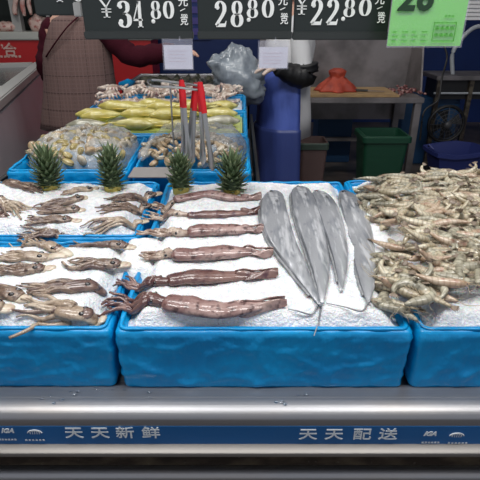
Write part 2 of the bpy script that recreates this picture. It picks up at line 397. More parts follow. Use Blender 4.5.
for px, py in ((34.5, 432), (457, 435)):
    p = PY(px, py, SY); m = MB()
    for r, w_ in ((.015, .0012), (.011, .0008)):
        m.tube([p+Vector((r*cos(a), 0, r*.62*sin(a)-.004)) for a in [pi*(.05+.9*i/10) for i in range(11)]], w_, 5)
    for i in range(5): m.box((p.x-.009+i*.0045-.0006, p.y-.0004, p.z-.006), (p.x-.009+i*.0045+.0006, p.y, p.z+.003-abs(i-2)*.0015))
    m.build('arched_emblem', M_['silverink'], sg, smooth=False)
    q = PY(px+.5, py+8, SY); m = MB(); bars(m, q, 6, .0048, .004, .0024, None); m.build('small_lettering', M_['silverink'], sg, smooth=False)
# water drops on the ledge
m = MB()
for px, py in ((42,399),(50,396),(54,403),(62,400),(70,392),(75,395),(78,392),(96,389),(101,391),(112,390),(118,388),(125,390),(149,393),(150,398),(276,402),(282,402),(285,404),(298,396),(306,395)):
    p = PZ(px, py, .7205); r = random.uniform(.0026, .0050)
    m.ball((p.x, max(p.y, .745), .7215), (r*1.3, r, r*.6), 8, 5)
tag(m.build('water_droplets', M_['droplet']), 'clear water droplets scattered on the steel front ledge', 'water drops', kind='stuff')

# ------------------------------------------------------------------ crates
def crate(x0, x1, y0, y1, rimf, label, group, h=.145, seed=0, over=0):
    cx, cy = (x0+x1)/2, (y0+y1)/2
    e = empty('blue_crate', (cx, cy, rimf(cy)-h), label, 'crate', group)
    m = MB(); rings = []
    def ring(ins, dz, rad, bump, wr):
        W = (x1-x0)/2-ins; D = (y1-y0)/2-ins; pts = []
        NX, NY, NC = 84, 60, 6
        def corner(a0, sx, sy):
            for i in range(NC+1):
                a = a0+pi/2*i/NC; pts.append((sx*(W-rad)+rad*cos(a), sy*(D-rad)+rad*sin(a)))
        corner(0, 1, 1)
        for i in range(1, NX): pts.append(((W-rad)*(1-2*i/NX), D))
        corner(pi/2, -1, 1)
        for i in range(1, NY): pts.append((-W, (D-rad)*(1-2*i/NY)))
        corner(pi, -1, -1)
        for i in range(1, NX): pts.append(((W-rad)*(-1+2*i/NX), -D))
        corner(3*pi/2, 1, -1)
        for i in range(1, NY): pts.append((W, (D-rad)*(-1+2*i/NY)))
        out = []
        for (x, y) in pts:
            X, Y = cx+x, cy+y
            n = noise.noise(Vector((X*14+seed, Y*14, dz*18)))*bump
            n2 = noise.noise(Vector((X*30+seed+dz*25, Y*30, dz*9+5)))*wr
            cr = .0030*max(0, 1-abs(noise.noise(Vector(((X+Y)*7+dz*13+seed*3, (X-Y)*3-dz*20, seed))))*7)+.0028*max(0, 1-abs(noise.noise(Vector(((X+Y)*5-dz*16+seed*7, dz*9, seed+4))))*8)
            n2 = n2*.6+cr*(wr > .0025)*(1 if dz < -.01 else .4)
            nx, ny = (x/W)**7, (y/D)**7; q = math.hypot(nx, ny)+1e-6
            out.append(Vector((X+nx/q*(n+n2), Y+ny/q*(n+n2), rimf(Y)+dz+n2*.8*(1 if dz > -.1 else 0))))
        return out
    for ins, dz, b, wr in ((.006, -h, .001, .001), *[(.005-.003*k/17, -h+(h-.018)*k/17, .0010, .0028) for k in range(1, 18)], (.001, -.012, .001, .002), (.001, -.003, 0, .0015), (.006, .003, 0, .002), (.014, .002, 0, .003), (.020, -.006, .001, .003), (.024, -.03, .003, .004), (.03, -.06, .003, .004)):
        rings.append(ring(ins, dz, .014, b, wr))
    m.loft(rings); m.build('film_liner', M_['film'], e, smooth='all')
    # the folded edge of the plastic film lying round the rim
    r1 = ring(.012, .004, .014, .0, .004)
    m = MB(); m.tube(r1+[r1[0]], [(.0055+.003*noise.noise(p*25), .0035) for p in r1]+[.005], 6); m.build('rolled_edge', M_['film'], e, smooth='all')
    return e
G = 'blue film-lined crates of the front row'
crate(-.865, -.262, .791, 1.165, rim, 'blue film-lined crate of ice with tentacled squid heads, at the left front edge', G, seed=1)
crate(-.865, -.275, 1.18, 1.585, rim, 'blue film-lined crate of squid heads on ice, behind the left front crate', G, seed=2)
crate(-.255, .352, .789, 1.585, rim, 'blue film-lined crate of ice with whole squid and long silver fish, middle', G, seed=3)
crate(.360, .98, .789, 1.60, rim, 'blue film-lined crate heaped with raw shrimp, at right', G, seed=4)
G2 = 'blue film-lined crates of the rear rows'
crate(-.83, -.395, 1.63, 2.06, rim2, 'blue film-lined crate with bagged olive clams, behind the left squid crates', G2, seed=5)
crate(-.385, .04, 1.63, 2.06, rim2, 'blue film-lined crate with bagged tan clams, under the hanging tongs', G2, seed=6)
crate(-.80, .035, 2.09, 2.50, rim2, 'blue film-lined crate filled with yellow fish', G2, seed=7)
crate(-.80, .035, 2.52, 2.93, rim2, 'blue film-lined crate of mottled crabs, furthest back', G2, seed=8)

# ------------------------------------------------------------------ ice
def smooth01(x): x = max(0, min(1, x)); return x*x*(3-2*x)
def ice_h(x, y, B):
    x0, x1, y0, y1, top = B
    e = min(x-x0, x1-x, (y-y0)*1.2, y1-y)
    a = smooth01(e/.045)
    return -.012+a*(.016+top) + noise.noise(Vector((x*7, y*7, 3)))*.007*a + noise.noise(Vector((x*26, y*26, 1)))*.004*(.3+a)
ICE = {}
def ice(name, B, label, fr=rim, step=.0055):
    x0, x1, y0, y1, top = B; m = MB()
    nx = int((x1-x0)/step); ny = int((y1-y0)/step); vs = []
    for j in range(ny+1):
        for i in range(nx+1):
            x = x0+(x1-x0)*i/nx; y = y0+(y1-y0)*j/ny
            h = ice_h(x, y, B) + noise.noise(Vector((x*120, y*120, 7)))*.0022 + noise.noise(Vector((x*240, y*240, 2)))*.0014
            jit = .004*noise.noise(Vector((x*60, y*60, 9))) if i in (0, nx) or j in (0, ny) else 0
            vs.append((x+jit, y+jit, fr(y)+h))
    fs = [(j*(nx+1)+i, j*(nx+1)+i+1, (j+1)*(nx+1)+i+1, (j+1)*(nx+1)+i) for j in range(ny) for i in range(nx)]
    # skirt going down into the crate
    n0 = len(vs); loop = [i for i in range(nx+1)]+[(j+1)*(nx+1)-1 for j in range(1, ny+1)]+[ny*(nx+1)+i for i in range(nx-1, -1, -1)]+[j*(nx+1) for j in range(ny-1, 0, -1)]
    for i in loop: vs.append((vs[i][0], vs[i][1], vs[i][2]-.035))
    L_ = len(loop)
    for k in range(L_): fs.append((loop[k], n0+k, n0+(k+1) % L_, loop[(k+1) % L_]))
    fs.append([n0+k for k in range(L_)])
    m.add(vs, fs)
    tag(m.build('crushed_ice', M_['ice'], smooth='all'), label, 'ice', kind='stuff'); ICE[name] = B
ice('lf', (-.842, -.290, .808, 1.145, .016), 'crushed ice under the squid heads in the left front crate')
ice('lb', (-.842, -.298, 1.200, 1.565, .016), 'crushed ice under the squid heads in the left rear crate')
ice('m', (-.235, .333, .803, 1.560, .020), 'crushed ice under the whole squid and silver fish in the middle crate')
ice('r', (.389, .957, .805, 1.578, .018), 'crushed ice under the heap of shrimp in the right crate')
def iceh(x, y):
    if -.325 < x < -.185 and .985 < y < 1.19: return rim(y)+.018
    for B in ICE.values():
        if B[0] < x < B[1] and B[2] < y < B[3]: return rim(y)+ice_h(x, y, B)
    if -.325 < x < -.185 and .985 < y < 1.19: return rim(y)+.018
    if .285 < x < .44 and .86 < y < 1.42: return rim(y)+.012
    return rim(y)+.006
def onice(px, py, dz=.0):
    p = T(px, py, .014+dz); z = iceh(p.x, p.y)+dz; 
    q = T(px, py, z-rim(p.y)); return q
# ice spilled over the seams between the crates
def spill(xa, xb, ya, yb, top, label):
    vs = []; nx = int((xb-xa)/.005); ny = int((yb-ya)/.005)
    for j in range(ny+1):
        for i in range(nx+1):
            x = xa+(xb-xa)*i/nx; y = ya+(yb-ya)*j/ny; k = nx*.3
            a = smooth01(min(i, nx-i)/k)*smooth01(min(j, ny-j)/7)
            h = -.014+(top+.014)*a+noise.noise(Vector((x*26, y*26, 1)))*.005+noise.noise(Vector((x*120, y*120, 7)))*.0024
            vs.append((x+noise.noise(Vector((y*30, 0, i*.1)))*.008, y, rim(y)+h))
    q = [(j*(nx+1)+i, j*(nx+1)+i+1, (j+1)*(nx+1)+i+1, (j+1)*(nx+1)+i) for j in range(ny) for i in range(nx)]
    m = MB(); n0 = len(vs); m.add(vs, q); m.add([(v[0], v[1], v[2]-.012) for v in vs], [tuple(reversed(f)) for f in q])
    tag(m.build('spilled_ice', M_['ice'], smooth='all'), label, 'ice', kind='stuff')
spill(-.325, -.185, .985, 1.19, .016, 'crushed ice spilled over the seam between left and middle crates')
spill(.285, .44, .86, 1.42, .018, 'crushed ice spilled over the seam between middle and shrimp crates')

# ------------------------------------------------------------------ whole squid (middle crate)
def wavy(p0, d0, L, r0, r1, seed, wob=.25, n=10, z0=None, drop=True):
    rnd = random.Random(seed); pts = [Vector(p0)]; a = math.atan2(d0.y, d0.x); ph = rnd.uniform(0, 6); k = rnd.uniform(.6, 1.5)
    for i in range(n):
        aa = a + wob*sin(ph+i*k); p = pts[-1]+Vector((cos(aa), sin(aa), 0))*(L/n)
        zz = iceh(p.x, p.y)+.5*r0 + (.004*sin(ph*2+i*.9)+.003)
        p.z = pts[-1].z*.5+zz*.5; pts.append(p)
    return pts, [r0+(r1-r0)*i/n for i in range(n+1)]
def squid(spine_px, wid, label, seed, fm, am, fin=1.0, armspread=.12, sA=.22, sH=.36, armL=1.0):
    rnd = random.Random(seed)
    sp = bez([onice(x, y, .0) for x, y in spine_px], 40)
    mid = sp[22]; e = empty('squid', (mid.x, mid.y, iceh(mid.x, mid.y)), label, 'squid', 'whole squid in the middle crate')
    def at(t): k = t*40; i = min(int(k), 39); return sp[i].lerp(sp[i+1], k-i)
    W = wid/2
    def lift(p, b): return Vector((p.x, p.y, iceh(p.x, p.y)+b*.72))
    # mantle
    keys = [(0, .72), (.04, .95), (.2, 1.02), (.45, 1.08), (.65, .90), (.82, .55), (.92, .42), (1, .30)]
    ps = []; rs = []
    zl = [iceh(at(sH+(0.985-sH)*i/26).x, at(sH+(0.985-sH)*i/26).y) for i in range(27)]
    for i in range(27):
        u = i/26; s = sH+(0.985-sH)*u; a = W*1.17*lerpk(keys, u)*(1+.07*sin(u*11+seed*2)+.04*sin(u*29+seed)); b = a*.52
        c_ = at(s); ps.append(Vector((c_.x, c_.y, sum(zl)/27*.5+zl[i]*.5+b*.72))); rs.append((a, b))
    mb = MB(); mb.tube(ps, rs, 16); mo = mb.build('mantle', fm, e, smooth='all')
    # fin: two lobes near the tail
    mb = MB()
    for sd in (-1, 1):
        rings = []
        for i in range(15):
            u = i/14; s = .80+.195*u; c = at(s); d = (at(min(1, s+.02))-at(s-.02)).normalized(); n_ = Vector((-d.y, d.x, 0))*sd
            wv = W*fin*(sin(pi*u**.85)*.95+.10+.35*u*u)*(1 if sd > 0 else .8)
            row = []
            for k in range(5):
                q = c+n_*(W*.25+wv*k/4*.9); z = iceh(q.x, q.y)+.010*(1-k/4)**1.2+.006+.003*sin(u*9+k)
                row.append((Vector((q.x, q.y, z+.0022*(1-k/5))), Vector((q.x, q.y, z-.0022*(1-k/5)))))
            rings.append([r[0] for r in row]+[r[1] for r in reversed(row)])
        mb.loft(rings)
    mb.build('fin', fm, mo, smooth='all')
    # head
    hs = [sA+(sH+.03-sA)*i/8 for i in range(9)]; hp = []; hr = []
    for i, s in enumerate(hs):
        a = W*lerpk([(0, .50), (.3, .78), (.6, .62), (1, .58)], i/8); hp.append(lift(at(s), a*.7)); hr.append((a, a*.7))
    ho = MB().tube(hp, hr, 12).build('head', am, e, smooth='all')
    d = (at(sA+.04)-at(sA)).normalized(); n_ = Vector((-d.y, d.x, 0)); c = at(sA+(sH-sA)*.42)
    for sd in (-1, 1):
        q = c+n_*sd*W*.62; q.z = iceh(q.x, q.y)+W*.55
        MB().ball(q, (.0042, .0042, .0042), 8, 6).build('eye', M_['eye'], ho)
    # arms
    base = at(sA+.02); L = (at(0)-base).length*armL
    for k in range(8):
        off = (k-3.5)/3.5; b0 = base+n_*off*W*.42; b0.z = iceh(b0.x, b0.y)+W*.45
        dr = (-d+n_*off*armspread*rnd.uniform(.6, 1.3)).normalized()
        pts, rs = wavy(b0, dr, (L+.012)*rnd.uniform(.75, 1.1), W*.32, W*.12, seed*31+k, .5)
        MB().tube(pts, rs, 7).build('arm', am, e, smooth='all')
    return e
squid([(156,207),(175,203),(205,196),(235,199),(262,198)], .034, 'thin grey-brown squid furthest back of the six whole squid', 1, M_['squid_dark'], M_['squid_arm'], fin=.55, sA=.2, sH=.24, armspread=.3)
squid([(148,215),(175,215),(205,217),(235,215),(263,212)], .030, 'slim dark squid, second from the back of the middle crate', 2, M_['squid_deep'], M_['squid_arm'], fin=.7)
squid([(147,231),(175,234),(205,233),(235,232),(264,232)], .042, 'squid with pale tangled arms, third from the back of the middle crate', 3, M_['squid_dark'], M_['squid_arm'], fin=.8, armspread=.2)
squid([(144,257),(165,259),(195,257),(235,256),(274,256)], .044, 'plump pinkish-brown squid, third from the front of the middle crate', 4, M_['squid_dark'], M_['squid_arm'], fin=.7, sA=.24, sH=.33)
squid([(132,277),(155,284),(185,281),(225,279),(279,277)], .040, 'dark squid with a wet shiny patch, second from the front', 5, M_['squid_deep'], M_['squid_deep'], fin=.9)
squid([(104,322),(140,308),(178,308),(225,313),(287,304)], .046, 'largest squid, nearest the front, dark arms reaching over the left rim', 6, M_['squid_dark'], M_['squid_deep'], fin=.6, sA=.30, sH=.42, armspread=.2, armL=1.05)

# ------------------------------------------------------------------ squid heads (left crates)
LG = 'squid heads with arms on ice in the left crates'
def squid_head(tip, neck, eyeT, wid, label, seed, pale=False, bend=0, tent=None, darkhead=False, spread=.10):
    rnd = random.Random(seed); A = onice(*tip); B = onice(*neck); d = (B-A); L = d.length; d.normalize(); n_ = Vector((-d.y, d.x, 0))
    W = wid/2*1.12; H = A.lerp(B, eyeT)
    e = empty('trimmed_squid', (H.x, H.y, iceh(H.x, H.y)), label, 'squid head', LG)
    am = M_['arm_pale'] if pale else M_['arm_brown']
    def lift(p, b): return Vector((p.x, p.y, iceh(p.x, p.y)+b*.6))
    # crown of flesh where arms join + head
    ps = []; rs = []
    for i in range(10):
        u = i/9; s = eyeT-.30+.42*u; a = W*lerpk([(0, .75), (.4, 1.0), (.75, .92), (1, .6)], u)
        ps.append(lift(A.lerp(B, s), a*.48)); rs.append((a, a*.5))
    ho = MB().tube(ps, rs, 12).build('head', M_['headdark'] if darkhead else am, e, smooth='all')
    ps = []; rs = []
    for i in range(8):
        u = i/7; s = eyeT+.08+(1-eyeT-.08)*u; a = W*lerpk([(0, .70), (.4, .74), (.8, .62), (1, .35)], u)
        ps.append(lift(A.lerp(B, s)+n_*bend*u*.01, a*.1)); rs.append((a, a*.42))
    MB().tube(ps, rs, 12).build('neck', M_['neck'] if not darkhead else M_['headdark'], e, smooth='all')
    for sd in (-1, 1):
        q = H+n_*sd*W*.42; q.z = iceh(H.x, H.y)+W*.56
        MB().ball(q, (.0075, .0062, .0048), 10, 6).build('eye', M_['eye'], ho)
    if seed % 3 and not darkhead:
        c_ = A.lerp(B, eyeT+.03); MB().ball((c_.x, c_.y, iceh(c_.x, c_.y)+W*.36), (W*.62, W*.80, W*.40), 12, 8).build('dark_cheek', M_['headdark'], ho, smooth='all')
    base = A.lerp(B, eyeT-.24); La = (base-A).length
    for k in range(8):
        off = (k-3.5)/3.5; b0 = base+n_*off*W*.62+d*.02; b0.z = iceh(b0.x, b0.y)+W*.45*(1-abs(off)*.5)
        dr = (-d+n_*(off*spread*rnd.uniform(.5, 1.3)+bend*.3)).normalized()
        pts, rs = wavy(b0, dr, (La+.02)*rnd.uniform(.8, 1.12), W*.36, W*.09, seed*17+k, .26)
        MB().tube(pts, rs, 7).build('arm', M_['arm_deep'] if rnd.random() < (.12 if pale else .38) else am, e, smooth='all')
    if tent:
        tp = bez([base+Vector((0, 0, .012))]+[onice(x, y, .005) for x, y in tent], 18)
        MB().tube(tp, [(.0062-.003*i/18) for i in range(19)], 7).build('tentacle', am, e, smooth='all')
    return e
sh = squid_head
sh((42,193),(-6,184),.80,.036,'squid head with arms pointing right, at the far left corner of the rear left crate',11, spread=.1)
sh((24,214),(-10,196),.70,.036,'pale squid head with a splayed tentacle, left edge of the rear left crate',12,pale=True,tent=[(12,206),(21,219)],spread=.3)
sh((-12,217),(8,216),.6,.034,'dark squid head cut off by the left picture edge, rear left crate',13,darkhead=True)
sh((60,195),(99,188),.72,.030,'pale squid head lying just in front of the two left pineapple crowns',14,pale=True)
sh((36,208),(88,198),.80,.036,'brown squid head, upper one of the pair in the middle of the rear left crate',15)
sh((37,213),(86,210),.76,.034,'brown squid head, lower one of the pair in the middle of the rear left crate',16)
sh((27,221),(82,220),.70,.034,'brown squid head with a dark eye, below the middle pair in the rear left crate',17)
sh((18,238),(74,232),.78,.034,'squid head with arms hanging over the blue rim between the left crates',18,tent=[(30,236),(22,247)],spread=.35)
sh((108,203),(162,193),.75,.036,'squid head furthest right at the back of the rear left crate',19)
sh((98,212),(158,205),.76,.034,'squid head just below the rearmost right one, rear left crate',20)
sh((82,233),(149,221),.78,.030,'pale slender squid head at the right front corner of the rear left crate',21,pale=True,spread=.1)
sh((72,246),(136,248),.76,.034,'dark squid head against the rear rim of the front left crate',22)
sh((20,240),(72,256),.72,.034,'pale squid head draped from the rim into the front left crate',23,pale=True,tent=[(45,242),(32,236)])
sh((-4,258),(68,256),.62,.036,'pale squid head at the left, behind the others in the front left crate',24,pale=True)
sh((-14,272),(56,268),.72,.036,'brown squid head, second row at the left edge of the front left crate',25)
sh((70,266),(131,265),.72,.036,'dark squid head with one thin curled arm tip, right side of the front left crate',26,tent=[(72,268),(62,262)])
sh((-20,288),(30,300),.72,.040,'brown squid head cut off by the picture edge, third row of the front left crate',27)
sh((20,294),(107,297),.80,.040,'large brown squid head with near-black head, third row of the front left crate',28,darkhead=True,spread=.1)
sh((18,308),(106,320),.76,.042,'biggest pale squid head with a long tentacle reaching over the front rim',29,pale=True,tent=[(48,318),(28,330),(9,338)],spread=.2)
sh((-25,312),(17,319),.6,.042,'pale squid head end at the lower left picture edge',30,pale=True)

# ------------------------------------------------------------------ silver ribbon fish
FG = 'long silver fish in the middle crate'
def ribbonfish(cl, wpx, label, seed, tail=None):
    pts = bez([onice(x, y) for x, y in cl], 44); e = empty('silver_fish', (pts[18].x, pts[18].y, iceh(pts[18].x, pts[18].y)), label, 'fish', FG)
    W = wpx/2; ps = []; rs = []
    keys = [(0, .22), (.03, .50), (.09, .78), (.18, .97), (.35, 1.06), (.5, .96), (.65, .76), (.8, .50), (.92, .27), (1, .09)]
    zi = [iceh(p.x, p.y) for p in pts]; zi = [sum(zi[max(0, k-10):k+11])/len(zi[max(0, k-10):k+11]) for k in range(45)]
    for i, p in enumerate(pts):
        a = W*lerpk(keys, i/44); b = min(.012, a*.45)
        q = Vector((p.x, p.y, zi[i]+b*.8+.002)); ps.append(q); rs.append((a, b))
    bo = MB().tube(ps, rs, 24).build('body', M_['silver'], e, smooth='all')
    bo.data.materials.append(M_['silverback'])
    for p_ in bo.data.polygons[:44*24]:
        jj = p_.index % 24; ii = p_.index//24
        if jj in (23, 0, 1, 22) or (ii < 3): p_.material_index = 1
    # dorsal fin strip along one edge
    side = -1; rings = []
    for i in range(5, 42):
        d = (ps[min(i+1, 44)]-ps[i-1]).normalized(); n_ = Vector((-d.y, d.x, 0))*side
        a, b = rs[i]; q = ps[i]+n_*a*.93; q2 = ps[i]+n_*(a*1.0+.0045); q2.z -= b*.4
        rings.append([q+Vector((0, 0, .0015)), q2+Vector((0, 0, .0006)), q2-Vector((0, 0, .0006)), q-Vector((0, 0, .0015))])
    MB().loft(rings).build('dorsal_fin', M_['silverfin'], bo, smooth='all')
    # head details
    d = (ps[4]-ps[0]).normalized(); n_ = Vector((-d.y, d.x, 0))
    q = ps[3]+n_*rs[3][0]*side*.35; q.z = ps[3].z+rs[3][1]*.92
    MB().ball(q, (.0062, .0062, .003), 12, 6).build('eye', M_['eye'], bo)
    # gill cover: a raised curved plate
    g = MB(); rr = []
    for i in range(9):
        a = -1.15+2.3*i/8; c = ps[5]+d*(.018*cos(a))+n_*(rs[6][0]*.72*sin(a)); c.z = ps[6].z+rs[6][1]*(1-.35*sin(a)**2)
        rr.append(c)
    g.tube(rr, .0013, 6); g.build('gill_cover', M_['silverfin'], bo, smooth='all')
    # lower jaw
    j = [ps[0]-d*.006-n_*side*rs[1][0]*.3, ps[1]-n_*side*rs[1][0]*.5, ps[3]-n_*side*rs[3][0]*.75]
    MB().tube(j, [.002, .004, .003], 7).build('jaw', M_['silverfin'], bo, smooth='all')
    # pectoral fin
    c = ps[8]-n_*side*rs[8][0]*.3; c.z = ps[8].z+rs[8][1]*.95
    MB().tube([c, c+d*.014+Vector((0, 0, .001)), c+d*.028], [(.002, .001), (.005, .001), (.001, .0006)], 8).build('pectoral_fin', M_['silverfin'], bo, smooth='all')
    if tail:
        tp = bez([ps[-2]]+[onice(x, y, .003) for x, y in tail], 26)
        for i in range(1, len(tp)): tp[i].z = max(iceh(tp[i].x, tp[i].y)+.002, min(tp[i].z, ps[-2].z)) if tp[i].y > .81 else tp[i].z
        MB().tube(tp, [.0024-.0014*i/26 for i in range(27)], 7).build('tail_filament', M_['silverfin'], bo, smooth='all')
    return e
ribbonfish([(275,192),(273,212),(280,240),(297,272),(321,309)], .078, 'leftmost and broadest of the four silver fish, tapering down to the right', 1, tail=[(312,314),(298,311),(288,309)])
ribbonfish([(343,192),(354,214),(360,243),(366,280),(368,306)], .072, 'rightmost of the four silver fish, beside the shrimp crate', 4, tail=[(362,311),(345,307),(326,303)])
ribbonfish([(316,192),(325,207),(333,230),(340,262),(341,294)], .062, 'silver fish third from the left, with the shorter body', 3)
ribbonfish([(300,188),(303,205),(311,235),(320,272),(322,306)], .074, 'silver fish second from the left, its tail tip hanging over the front rim', 2, tail=[(320,318),(316,330),(314,336)])

# ------------------------------------------------------------------ pineapple crowns
def crown(px, py, hpx, label, seed, LK=1.0, fr=T):
    p = onice(px, py) if fr is T else T2(px, py, .01); rnd = random.Random(seed)
    z0 = iceh(p.x, p.y) if fr is T else p.z
    H = .84*hpx/480*(p.y/.95); e = empty('pineapple_crown', (p.x, p.y, z0), label, 'pineapple crown', 'green pineapple crowns standing on the ice')
    MB().tube([p+Vector((0, 0, z0-p.z-.01)), p+Vector((0, 0, z0-p.z+.014))], [.026, .028], 14).build('cut_base', M_['fruit'], e)
    MB().tube([Vector((p.x, p.y, z0+.01)), Vector((p.x, p.y, z0+H*.4)), Vector((p.x, p.y, z0+H*.75))], [.026, .022, .006], 8).build('stem', M_['leaf'], e)
    n = 96
    for i in range(n):
        u = i/n; a = i*2.39996; zz = z0+.010+H*.70*u
        L = (.038+.034*min(1, u*1.4))*LK*H/.15*rnd.uniform(.8, 1.15); tilt = lerpk([(0, -.05), (.3, .35), (.7, .75), (1, 1.35)], u)+rnd.uniform(-.15, .15)
        o = Vector((cos(a), sin(a), 0)); s = Vector((-sin(a), cos(a), 0)); r0 = .021*(1-u*.7)
        c = Vector((p.x, p.y, zz))+o*r0; rings = []
        for k in range(6):
            v = k/5; ang = tilt+(.55*(v-.3) if u < .75 else -.2*v); 
            c2 = c if k == 0 else c2+(o*cos(ang)+Vector((0, 0, sin(ang))))*L/5
            wd = .0098*(1-v**1.8)+.0004; up = (-o*sin(ang)+Vector((0, 0, cos(ang))))
            rings.append([c2-s*wd+up*.002*(1-v), c2+up*-.0012, c2+s*wd+up*.002*(1-v), c2+up*.0006])
        MB().loft(rings).build('leaf', M_['leaf'], e, smooth='all')
    return e
crown(50, 188, 42, 'spiky green pineapple crown, leftmost of four, in front of the olive clams', 1, 1.15)
crown(113, 189, 50, 'dense dark green pineapple crown, second from left, the tallest', 2, .8)
crown(181, 190, 42, 'green pineapple crown standing in front of the tongs', 3, .85)
crown(232, 192, 40, 'small spiky pineapple crown, rightmost of four, beside the silver fish', 4, 1.15)

# ------------------------------------------------------------------ shrimp
SGRP = 'raw shrimp heaped on ice in the right crate'
def shrimp_geo(curl, seed):
    rnd = random.Random(seed); L = .104; n = 26; pts = []; rad = []; a = .10
    x = z = 0; p = Vector((0, 0, 0)); d = 0.0
    for i in range(n+1):
        u = i/n; pts.append(p.copy()); 
        k = curl*(0 if u < .35 else 1.0); d -= k/n*1.5
        p = p+Vector((cos(d), sin(d), 0))*L/n
        r = lerpk([(0, .0014), (.06, .0060), (.2, .0105), (.36, .0112), (.6, .0092), (.85, .0055), (1, .0032)], u)
        if u > .36: r *= 1+.10*math.copysign(abs(sin(u*pi*9.5))**.5, 1)-.05
        rad.append((r, r*.82))
    body = MB().tube(pts, rad, 10)
    end = pts[-1]; dd = (pts[-1]-pts[-3]).normalized(); nn = Vector((-dd.y, dd.x, 0))
    tail = MB()
    for k, sp in enumerate((-.6, -.3, 0, .3, .6)):
        dv = (dd*cos(sp)+nn*sin(sp)); c = end
        tail.tube([c, c+dv*.008+Vector((0, 0, .001)), c+dv*.016], [(.0015, .0008), (.0032, .0009), (.001, .0005)], 6)
    eyes = MB(); 
    for s in (-1, 1): eyes.ball(pts[2]+Vector((0, .0038*s, .003)), .0018, 7, 5)
    legs = MB()
    for k in range(5):
        b = pts[6+k*2]; legs.tube([b, b+Vector((.004, -.010, -.002)), b+Vector((-.003-.002*k, -.019, -.004))], [.0009, .0008, .0004], 5)
    for k in range(4):
        b = pts[15+k*2]; legs.tube([b, b+Vector((-.001, -.009, -.003))], [.0016, .0008], 5)
    ant = MB()
    for s in (-1, 1):
        b = pts[0]; ph = rnd.uniform(0, 1)
        ant.tube([b, b+Vector((-.015, .006*s, .004)), b+Vector((-.028, .012*s+ph*.01, .002)), b+Vector((-.042, .012*s+ph*.02, -.003))], [.0005, .0004, .0003, .0002], 4)
    ros = MB().tube([pts[2]+Vector((0, 0, .004)), pts[0]+Vector((-.004, 0, .004))], [.0016, .0003], 5)
    return body, tail, eyes, legs, ant, ros
PROT = []; FARP = []
for v, (curl, mm) in enumerate([(1.6, 'shrimp1'), (2.4, 'shrimp2'), (.7, 'shrimp3'), (1.1, 'shrimp2'), (2.8, 'shrimp1'), (.4, 'shrimp1')]):
    b, t, ey, lg, an, ro = shrimp_geo(curl, v)
    PROT.append((b, t, ey, lg, an, ro, M_[mm]))
shr_near = []; 
def proto_near(v):
    b, t, ey, lg, an, ro, mm = PROT[v]
    e = bpy.data.objects.new('shrimp', None); e.empty_display_size = .02
    COL.objects.link(e); tag(e, '.', 'shrimp', SGRP)
    bo = b.build('body', mm, e, smooth='all', local=True)
    t.build('tail_fan', M_['shrimptail'], e, smooth='all', local=True); ey.build('eyes', M_['eye'], e, smooth='all', local=True)
    lg.build('legs', M_['shrimpleg'], e, smooth='all', local=True); an.build('antennae', M_['shrimpleg'], e, smooth='all', local=True)
    ro.build('rostrum', M_['shrimpleg'], e, smooth='all', local=True); cache(e); return e
def far_mesh(v):
    b, t, ey, lg, an, ro, mm = PROT[v]; m = MB()
    for g, q in ((b, mm), (t, M_['shrimptail']), (ey, M_['eye']), (lg, M_['shrimpleg']), (ro, M_['shrimpleg'])):
        m.use(q); m.add(g.v, g.f)
    return m.build('shrimp', None, None, smooth='all', local=True)
def inpoly(x, y, P):
    c = False
    for (x0, y0), (x1, y1) in zip(P, P[1:]+P[:1]):
        if (y0 > y) != (y1 > y) and x < (x1-x0)*(y-y0)/(y1-y0)+x0: c = not c
    return c
PILE = [(357,182),(400,176),(500,176),(500,300),(470,302),(446,298),(432,318),(426,338),(417,332),(400,314),(380,305),(372,292),(376,262),(382,254),(392,250),(400,236),(384,226),(366,222),(360,205)]
HOLES = [(392,243,10,4), (372,228,10,6), (462,318,22,12), (440,248,15,3.5), (408,262,9,4), (432,262,8,3)]
rnd = random.Random(42); H = {}; cell = .02
spots = []
tries = 0
while len(spots) < 285 and tries < 20000:
    tries += 1
    px = rnd.uniform(356, 486); py = 176+rnd.random()**1.1*162
    if not inpoly(px, py, PILE): continue
    if any(((px-a)/c)**2+((py-b)/d)**2 < 1 for a, b, c, d in HOLES): continue
    p = T(px, py, .02)
    if rnd.random() > (p.y/1.25)**1.2*.9: continue      # equal density over the ice
    if not ((.372 if py < 225 else .305) < p.x < .94 and .815 < p.y < 1.575): continue
    if any((p.x-q[0])**2+(p.y-q[1])**2 < .0145**2 for q in spots): continue
    spots.append((p.x, p.y, px, py))
k_ = 0; tries = 0
while k_ < 60 and tries < 4000:          # the heap runs on to the right, beyond the picture edge
    tries += 1; x = rnd.uniform(.45, .93); y = rnd.uniform(.86, 1.5)
    if proj((x, y, rim(y)))[0] < 488 or any((x-q[0])**2+(y-q[1])**2 < .017**2 for q in spots): continue
    spots.append((x, y, 480, 200)); k_ += 1
spots.sort(key=lambda s: -s[1])
NEARY = 1.10; nearp = {}; farp = {}
SL = ['raw grey-beige shrimp in the heap of shrimp on ice', 'raw greyish shrimp in the heap of shrimp on ice', 'raw pinkish-beige shrimp in the heap of shrimp on ice']
